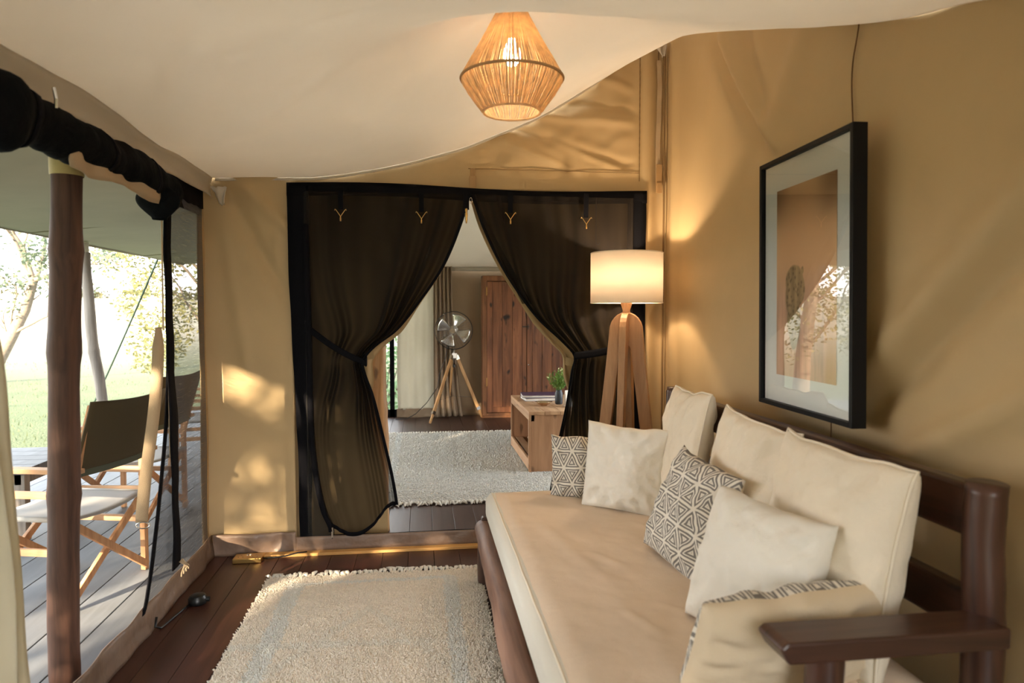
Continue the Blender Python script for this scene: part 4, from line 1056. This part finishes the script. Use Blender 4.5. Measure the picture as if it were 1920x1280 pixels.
# ------------------------------------------------------------------ bedroom: fan
fn = thing('pedestal_fan', 'chrome round fan on a wooden tripod in the bedroom', 'fan', (.44,8.88,0))
FC = Vector((-.03,-.08,1.165))
AX = Vector((-.18,-1,-.02)).normalized(); RX = AX.cross(Vector((0,0,1))).normalized(); UX = RX.cross(AX)
def fp(r, a, d): return FC+AX*d+RX*(r*math.cos(a))+UX*(r*math.sin(a))
cg_ = MB()
for d, sgn in ((0,1),):
    for k in range(13):
        r = .03+.21*k/12; dd = .075*(1-(r/.245)**2.2)
        cg_.tube([fp(r,2*PI*j/40,dd+.01) for j in range(41)], .0011, 4, caps=False)
for j in range(36):
    a = 2*PI*j/36
    cg_.tube([fp(.03+.21*k/8, a, .075*(1-((.03+.21*k/8)/.245)**2.2)+.01) for k in range(9)], .0010, 4, caps=False)
    if j % 3 == 0: cg_.tube([fp(.05+.19*k/6, a, -.075*(1-((.05+.19*k/6)/.25)**2.2)-.01) for k in range(7)], .0018, 4, caps=False)
cg_.obj('grille', CHROME, fn)
MB().tube([fp(.242,2*PI*j/60,0) for j in range(61)], .007, 8, caps=False).obj('rim', DARKMET, fn, smooth=True)
for b_ in range(4):
    bl = MB()
    bl.grid(lambda u, v: fp(lerp(.04,.215,u), b_*PI/2+.4+(v-.5)*lerp(.7,1.15,u)*(1-.15*u), .02*(v-.5)*1.6), 8, 8)
    bl.obj('blade', CHROME, fn, smooth=True, solid=.002)
def disc(mb, r, d0, d1, n=24):
    vs = [fp(r,2*PI*j/n,d0) for j in range(n)]+[fp(r*.96,2*PI*j/n,d1) for j in range(n)]
    mb.add(vs, [tuple(range(n)), tuple(range(2*n-1,n-1,-1))]+[(j,(j+1)%n,(j+1)%n+n,j+n) for j in range(n)]); return mb
disc(MB(), .035, .03, .10).obj('hub_cap', CHROME, fn, smooth=False)
disc(MB(), .06, -.14, -.03).obj('motor', CHROME, fn)
TP = Vector((-.02,.02,.84))
MB().tube([TP+Vector((0,0,-.14)), TP+Vector((0,0,.14))], .014, 12).obj('stem', CHROME, fn, smooth=True)
MB().tube([TP+Vector((0,0,-.16)), TP+Vector((0,0,-.12))], .018, 12).obj('stem_grip', RUBBER, fn)
MB().box((-.05,-.01,.80),(.02,.05,.87)).obj('bracket', CHROME, fn, bevel=.004)
feet = [(-.34,-.27,0),(.355,.14,0),(-.10,.28,0)]
for f in feet:
    f = Vector(f); d = (TP-f); p0 = f; top = TP+Vector((f.x,f.y,0)).normalized()*.03
    lg = MB().beam(f.lerp(top,.13), top, .022, .040).obj('leg', FANW, fn, bevel=.003)
    MB().beam(f, f.lerp(top,.18), .016, .03).obj('foot', FANW, fn, bevel=.003)
    MB().beam(f.lerp(top,.13), f.lerp(top,.175), .030, .048).obj('clamp', CHROME, fn)
    MB().beam(top-(top-f).normalized()*.06, top, .03, .045).obj('hinge', CHROME, fn)
s = MB(); cc = TP+Vector((0,0,-.53))
for f in feet:
    s.tube([cc, Vector(f).lerp(TP,.33)], .003, 5)
s.obj('spreader', CHROME, fn)
MB().tube([(-.10,.02,1.0),(-.13,.02,.8),(-.2,.02,.62),(-.24,.0,.42),(-.38,.02,.22),(-.52,.03,.08),(-.64,.05,.012),(-.78,.06,.012)], .005, 6).obj('cable', RUBBER, fn, smooth=True)

# ------------------------------------------------------------------ bedroom: curtains, cupboard, table
wc = thing('window_curtain', 'white curtain panel hanging by the far bedroom window', 'curtain')
MB().grid(lambda u, v: (lerp(-.315,.27,u)+.02*nz(v*2,1), 9.13+.018*math.sin(u*11+.5*v)+.006*math.sin(u*31), lerp(2.0,.10,v)), 80, 40).obj('cloth', CURTW, wc, smooth=True, solid=.003)
MB().grid(lambda u, v: (lerp(-.33,.27,u), 9.125+.018*math.sin(u*11+.5)-.012*nz(u*9,v*2), lerp(.12,.0,v)), 60, 6).obj('bottom_band', CURTB, wc, smooth=True, solid=.003)
rebase(wc, (0,9.13,0))
bc = thing('window_curtain', 'taupe gathered curtain hanging behind the fan in the bedroom', 'curtain')
MB().grid(lambda u, v: (lerp(lerp(.16,.30,sm(.0,.2,v)*0), lerp(.40,.54,v*v), u) if True else 0, 9.05+.03*math.sin(u*30+v), lerp(2.0,.02,v)), 80, 40).obj('cloth', CURTB, bc, smooth=True, solid=.003)
rebase(bc, (.35,9.05,0))
cb = thing('cupboard', 'rustic reddish wooden double-door cupboard against the far bedroom wall', 'cupboard')
cx0, cx1, cy0, cy1, ch = .80, 1.98, 8.98, 9.2, 1.88
MB().box((cx0,cy0+.03,0),(cx0+.03,cy1,ch)).box((cx1-.03,cy0+.03,0),(cx1,cy1,ch)).box((cx0,cy0+.03,ch-.03),(cx1,cy1,ch)).box((cx0,cy1-.01,0),(cx1,cy1,ch)).obj('carcass', CUPF, cb, bevel=.003)
for x0_, x1_ in ((cx0,cx0+.055),(cx1-.055,cx1)): MB().box((x0_,cy0,0),(x1_,cy0+.035,ch)).obj('frame_post', CUPF, cb, bevel=.004)
MB().box((cx0+.055,cy0,ch-.07),(cx1-.055,cy0+.035,ch)).obj('frame_top', CUPF, cb, bevel=.004)
MB().box((cx0+.055,cy0,.0),(cx1-.055,cy0+.035,.06)).obj('frame_bottom', CUPF, cb, bevel=.004)
MB().box((cx0-.01,cy0-.02,0),(cx1+.01,cy0,.03)).obj('plinth', CUPF, cb, bevel=.003)
dw = (cx1-cx0-.11)/2
for i in range(2):
    a = cx0+.055+i*dw+.004; b = a+dw-.008
    dr = MB().box((a,cy0+.012,.068),(b,cy0+.02,ch-.078)).obj('cupboard_door', CUPW, cb)
    MB().box((a,cy0-.006,.068),(a+.07,cy0+.014,ch-.078)).obj('door_stile', CUPW, dr, bevel=.003)
    MB().box((b-.055,cy0-.006,.068),(b,cy0+.014,ch-.078)).obj('door_stile', CUPW, dr, bevel=.003)
    MB().box((a+.07,cy0-.006,.068),(b-.055,cy0+.014,.14)).obj('door_rail', CUPW, dr, bevel=.003)
    nb = 3; ww = (b-.055-a-.07)/nb
    for k in range(nb): MB().box((a+.072+k*ww,cy0+.0,.14),(a+.068+(k+1)*ww,cy0+.013,ch-.08)).obj('plank', CUPW, dr, bevel=.003)
    hx = cx0+.05 if i == 0 else cx1-.06
    for z in (.42,1.62): MB().box((hx,cy0-.008,z),(hx+.010,cy0+.0,z+.11)).obj('hinge', BRASS, dr)
    kx = b-.028 if i == 0 else a+.02
    if i: MB().lathe([(0,.025),(.010,.022),(.012,.012),(.005,0)], 12, (kx,cy0-.006,.70), M=Matrix.Rotation(R(90),4,'X')).obj('knob', CHROME, dr, smooth=True)
MB().box((1.33,cy0-.016,1.20),(1.42,cy0-.006,1.215)).box((1.40,cy0-.014,1.17),(1.412,cy0-.006,1.24)).obj('latch', DARKMET, cb)
rebase(cb, (1.39,9.0,0))

ct = thing('crate_table', 'pale wooden crate coffee table standing on the bedroom rug', 'table')
tx0, tx1, ty0, ty1, th_ = .915, 1.75, 5.80, 6.98, .54
for k in range(6):
    a = tx0+k*(tx1-tx0)/6; MB().box((a+.001,ty0-.01,th_-.03),(a+(tx1-tx0)/6-.001,ty1+.01,th_)).obj('top_plank', TABW, ct, bevel=.003)
MB().box((tx0,ty0-.008,th_-.075),(tx0+.022,ty1,th_-.03)).obj('top_rail', TABW, ct, bevel=.003)
MB().box((tx0+.022,ty0+.0,th_-.085),(tx0+.05,ty0+.02,th_-.03)).obj('corner_bracket', DARKMET, ct)
MB().box((tx0+.022,ty0,.0),(tx1,ty0+.025,th_-.03)).obj('side_panel', TABZ, ct, bevel=.003)
MB().box((tx0+.022,ty1-.025,.0),(tx1,ty1,th_-.03)).obj('side_panel', TABZ, ct, bevel=.003)
MB().box((tx0,ty0-.004,0),(tx0+.022,ty0+.03,th_-.075)).obj('post', TABZ, ct, bevel=.003)
MB().box((tx0,ty1-.03,0),(tx0+.022,ty1+.004,th_-.075)).obj('post', TABZ, ct, bevel=.003)
MB().box((tx0,ty0+.03,.03),(tx0+.022,ty1-.03,.12)).obj('lower_rail', TABW, ct, bevel=.003)
MB().box((1.42,ty0+.025,.0),(1.44,ty1-.025,th_-.03)).obj('inner_panel', TABZ, ct)
for k in range(4):
    a = tx0+.045+k*.12; MB().box((a,ty0+.025,.10),(a+.07,ty1-.025,.115)).obj('slat', TABW, ct, bevel=.002)
rebase(ct, (1.3,6.4,0))
def book(label, x, y, z, w_, d_, h_, col, rz):
    t = thing('book', label, 'book', (x,y,z), R(rz), 'large books stacked on the crate table')
    c = mat('book_cover_'+str(int(col[0]*1000)), col, .45)
    MB().box((-w_/2,-d_/2,0),(w_/2,d_/2,.003)).box((-w_/2,-d_/2,h_-.003),(w_/2,d_/2,h_)).box((-w_/2,d_/2-.004,0),(w_/2,d_/2,h_)).obj('book_cover', c, t)
    MB().box((-w_/2+.004,-d_/2+.006,.003),(w_/2-.004,d_/2-.004,h_-.003)).obj('pages', LINENW, t)
book('dark blue large book at the bottom of the stack on the crate table', 1.155,6.62,th_,.34,.27,.030,(.035,.035,.06),3)
book('purple covered large book on top of the stack on the crate table', 1.15,6.63,th_+.030,.35,.27,.026,(.065,.035,.075),-4)
bw = thing('bowl', 'shallow shiny brass bowl in front of the books on the crate table', 'bowl', (1.115,6.17,th_))
MB().lathe([(0,.004),(.03,.0),(.032,.006),(.055,.018),(.078,.034),(.080,.037),(.076,.036),(.05,.022),(.02,.012),(0,.011)], 32).obj('bowl_body', mat('silver_brass', (.66,.52,.36), .22, metal=1), bw, smooth=True)
vs_ = thing('vase', 'small dark grey bottle vase holding green sprigs on the crate table', 'vase', (1.272,6.25,th_))
MB().lathe([(0,0),(.030,0),(.036,.01),(.037,.10),(.030,.118),(.027,.125),(.030,.134),(.026,.134),(.024,.12),(0,.11)], 28).obj('vase_body', mat('slate_glaze', (.045,.055,.065), .35), vs_, smooth=True)
pt = thing('plant_sprigs', 'bunch of leafy green sprigs with pale tips standing in the grey vase', 'plant', (1.272,6.25,th_+.05))
r_ = random.Random(4)
stm = MB(); lf = MB(); lt = MB()
for k in range(46):
    a = r_.uniform(0,2*PI); e = r_.uniform(0,1)**.7; L_ = r_.uniform(.15,.25)*(1.0-.15*e)
    tip = Vector((math.cos(a)*e*.115, math.sin(a)*e*.115, .075+L_*(1-.35*e)))
    base = Vector((math.cos(a)*.008, math.sin(a)*.008, .05)); mid = base.lerp(tip,.5)+Vector((0,0,.02))
    stm.tube([base*1.0, mid, tip], [.0016,.0013,.0008], 4, caps=False)
    for q in range(11):
        f = .35+.65*q/10; p = base.lerp(tip,f); d = (tip-base).normalized()
        dv = (Vector((r_.uniform(-1,1),r_.uniform(-1,1),r_.uniform(-.1,.8)))+d*.6).normalized(); sd_ = dv.cross(Vector((r_.uniform(-1,1),r_.uniform(-1,1),.3))).normalized()
        l = r_.uniform(.018,.030); w_ = l*.22
        (lt if (q == 10 and k % 3 == 0) else lf).add([p, p+dv*l*.5+sd_*w_, p+dv*l, p+dv*l*.5-sd_*w_], [(0,1,2,3)])
stm.obj('stems', PLANTG, pt); o = lf.obj('leaves', PLANTG, pt); o['kind'] = 'stuff'; o = lt.obj('pale_tips', PLANTY, pt); o['kind'] = 'stuff'
cdn = thing('folded_card', 'white folded card standing at the right end of the crate table', 'card', (1.345,6.08,th_), R(20))
MB().grid(lambda u, v: (lerp(-.06,.06,u), .03*v-.03, .15*v), 4, 6).grid(lambda u, v: (lerp(-.06,.06,u), .03-.03*v, .15*v), 4, 6).obj('card_sheet', LINENW, cdn, solid=.001)

# ------------------------------------------------------------------ trees
def foliage(mb, c, rad, n, size, seed, flat=1.0, shell=.3):
    r_ = random.Random(seed); c = Vector(c)
    for i in range(n):
        while True:
            p = Vector((r_.uniform(-1,1),r_.uniform(-1,1),r_.uniform(-1,1)))
            if p.length <= 1 and p.length > shell*r_.random(): break
        p = Vector((p.x*rad[0], p.y*rad[1], p.z*rad[2]))+c
        if nz(p.x*1.7,p.y*1.7,p.z*1.7+seed) < -.08: continue
        d = Vector((r_.uniform(-1,1),r_.uniform(-1,1),r_.uniform(-.7,.7))).normalized(); s_ = d.cross(Vector((r_.uniform(-1,1),r_.uniform(-1,1),r_.uniform(-1,1)))).normalized()
        l = size*r_.uniform(.6,1.3)
        mb.add([p, p+d*l*.5+s_*l*.26, p+d*l, p+d*l*.5-s_*l*.26], [(0,1,2,3)])
def branch(mb, p, d, L_, r, depth, r_, tips):
    p = Vector(p); d = Vector(d).normalized(); pts = [p]; rs = [r]
    for k in range(5):
        d = (d+Vector((r_.uniform(-.22,.22),r_.uniform(-.22,.22),r_.uniform(-.12,.2)))).normalized()
        p = p+d*L_/5; pts.append(p); rs.append(r*(1-.45*(k+1)/5))
    mb.tube(pts, rs, 7 if depth > 1 else 5, caps=False)
    if depth <= 0: tips.append(p); tips.append(pts[3]); return
    for k in range(r_.choice((2,3))):
        nd = (d+Vector((r_.uniform(-.9,.9),r_.uniform(-.9,.9),r_.uniform(-.25,.7)))).normalized()
        branch(mb, pts[-1] if k < 2 else pts[3], nd, L_*r_.uniform(.6,.8), r*.55, depth-1, r_, tips)
# leaning tree left of the thick pole
t1 = thing('lawn_tree', 'leaning tree with a forked pale trunk and sparse grey-green leaves at far left', 'tree', (-11.9,20,-.5))
tk = MB(); tips = []; r_ = random.Random(12)
base = [(-11.75,20,-.5),(-11.3,20,.1),(-10.95,20,.75),(-10.6,20,1.45),(-10.36,20,2.25)]
tk.tube(base, [.20,.17,.15,.13,.11], 9, caps=False)
for d, L_ in (((.45,.1,.8),1.2),((-.5,.2,.8),1.3),((.9,-.2,.35),1.0),((-.1,-.3,1),1.3)):
    branch(tk, base[-1], d, L_, .07, 3, r_, tips)
for b_, d in ((base[2],(-.7,.1,.7)),(base[1],(.3,.2,.8)),(base[2],(.6,-.2,.5))):
    branch(tk, b_, d, 1.1, .05, 2, r_, tips)
tk.obj('trunk', BARK, t1, smooth=True)
lf = MB()
for i, p in enumerate(tips):
    foliage(lf, p, (.36,.36,.28), 34, .13, i)
foliage(lf, (-11.4,20,3.6), (1.3,1.2,.8), 500, .13, 77)
o = lf.obj('foliage', LEAFG, t1); o['kind'] = 'stuff'; rebase(t1, (-11.75,20,-.5))
# tree right of the grey pole, its leafy side hanging in from the right
t2 = thing('lawn_tree', 'leafy yellow-green tree beyond the deck right of the grey pole', 'tree', (-3.3,12.5,-.5))
tk = MB(); tips = []; r_ = random.Random(5)
tk.tube([(-3.3,12.6,-.5),(-3.35,12.6,.6),(-3.5,12.6,1.8),(-3.6,12.6,3.0)], [.17,.14,.11,.08], 9, caps=False)
for z, d in ((.8,(-.8,-.2,.5)),(1.5,(-.9,.2,.4)),(1.9,(-.8,0,.3)),(2.4,(-.9,.1,.6)),(2.8,(-.3,0,1)),(2.0,(.8,0,.5)),(1.2,(.7,.2,.5))):
    branch(tk, (-3.45,12.6,z), d, 1.05, .035, 2, r_, tips)
tk.obj('trunk', BARK, t2, smooth=True)
lf = MB()
for i, p in enumerate(tips): foliage(lf, p, (.27,.27,.25), 50, .085, i+50)
for c, rd, n_ in (((-4.6,12.6,2.35),(.62,.6,.55),1300),((-4.65,12.6,1.6),(.58,.6,.55),1500),((-4.6,12.6,.75),(.50,.5,.45),1000),((-4.1,12.6,1.6),(.5,.6,1.0),900),((-3.1,12.6,1.7),(.9,.8,1.3),2200)):
    foliage(lf, c, rd, n_, .085, int(n_))
o = lf.obj('foliage', LEAFY, t2); o['kind'] = 'stuff'; rebase(t2, (-3.3,12.6,-.5))
# hazy bushes on the rise at the far side of the meadow
r_ = random.Random(21)
for i in range(26):
    a = R(-88+i*3.55+r_.uniform(-1,1)); D = r_.uniform(150,185)
    x = math.sin(a)*D; y = math.cos(a)*D; z = -.5+sm(70,190,D)*5.6
    hh = r_.uniform(1.8,3.2) if i > 17 else r_.uniform(3,6.5)
    if x > -6: continue
    lf = MB(); foliage(lf, (0,0,hh*.45), (4.6,3.0,hh*.55), 420, .9, i)
    o = lf.obj('far_bush', LEAFP)
    o.location = (x,y,z-.4); tag(o, 'pale hazy bush on the rise at the far side of the meadow', 'bush', 'hazy bushes along the horizon')
bh = thing('green_bush', 'green bush behind the far bedroom window, seen as a thin green sliver', 'bush', (-.7,12.4,-.5))
lf = MB(); foliage(lf, (0,0,.9), (1.6,.9,1.0), 2600, .12, 401, shell=0)
o = lf.obj('foliage', leafmat('bush_leaf', (.09,.16,.07), (.22,.32,.16)), bh); o['kind'] = 'stuff'
tk = MB()
for k in range(7): tk.tube([(0,0,0),(.25*math.cos(k),.2*math.sin(k),.5),(.7*math.cos(k),.5*math.sin(k),1.2)], [.03,.02,.01], 6)
tk.obj('stems', BARK, bh)
# unseen tree added behind the camera, its crown shaped to block and dapple sun
t3 = thing('added_shade_tree', 'unseen tree added behind the camera, its crown shaped to block and dapple the low sun', 'tree', (-5.2,-3.6,-.5))
nrm = Vector((math.cos(SUN_AZ), -math.sin(SUN_AZ), 0)); dirh = Vector((math.sin(SUN_AZ), math.cos(SUN_AZ), 0))
P0 = Vector((-.95,4.05,.7)) - sd*9.5
lf = MB(); r_ = random.Random(31); tips = []
tk = MB(); tb_ = P0+nrm*2.9; tb_.z = -.5
tk.tube([tb_, tb_+Vector((0,0,1.5)), tb_+Vector((.1,0,3.5))], [.24,.2,.14], 10, caps=False)
for k in range(7): branch(tk, tb_+Vector((0,0,1.3+k*.35)), (math.cos(k*2.1),math.sin(k*2.1),.5), 1.6, .07, 2, r_, tips)
tk.obj('trunk', BARK, t3, smooth=True)
def dense(c, rad, n, size, seed):
    r2 = random.Random(seed); c = Vector(c)
    for _ in range(n):
        p = c+Vector((r2.uniform(-1,1)*rad[0], r2.uniform(-1,1)*rad[1], r2.uniform(-1,1)*rad[2]))
        d = Vector((r2.uniform(-1,1),r2.uniform(-1,1),r2.uniform(-.7,.7))).normalized(); s_ = d.cross(Vector((r2.uniform(-1,1),r2.uniform(-1,1),r2.uniform(-1,1)))).normalized(); l = size*r2.uniform(.7,1.3)
        lf.add([p, p+d*l*.5+s_*l*.3, p+d*l, p+d*l*.5-s_*l*.3], [(0,1,2,3)])
for k in range(14):      # close-leaved body of the crown, placed to keep sun off the room
    q = P0+nrm*lerp(.95,5.4,k/13)+dirh*r_.uniform(-.6,.6)
    dense((q.x,q.y,P0.z-.1), (.7,.7,1.9), 1900, .19, 40+k)
for k in range(56):     # the open rim of the crown, small sprays with gaps between
    q = P0+nrm*r_.uniform(-.75,.75)+dirh*r_.uniform(-1,1); q.z = P0.z+r_.uniform(-.75,.75)
    dense(q, (.17,.17,.13), 48, .12, 300+k)
for k in range(12):      # close-leaved mass added to keep the sun out of the bedroom
    q = P0-nrm*lerp(1.1,5.4,k/11)+dirh*r_.uniform(-.6,.6)
    dense((q.x,q.y,P0.z-.1), (.7,.7,1.9), 1500, .19, 80+k)
o = lf.obj('foliage', LEAFD, t3); o['kind'] = 'stuff'; rebase(t3, tuple(tb_))
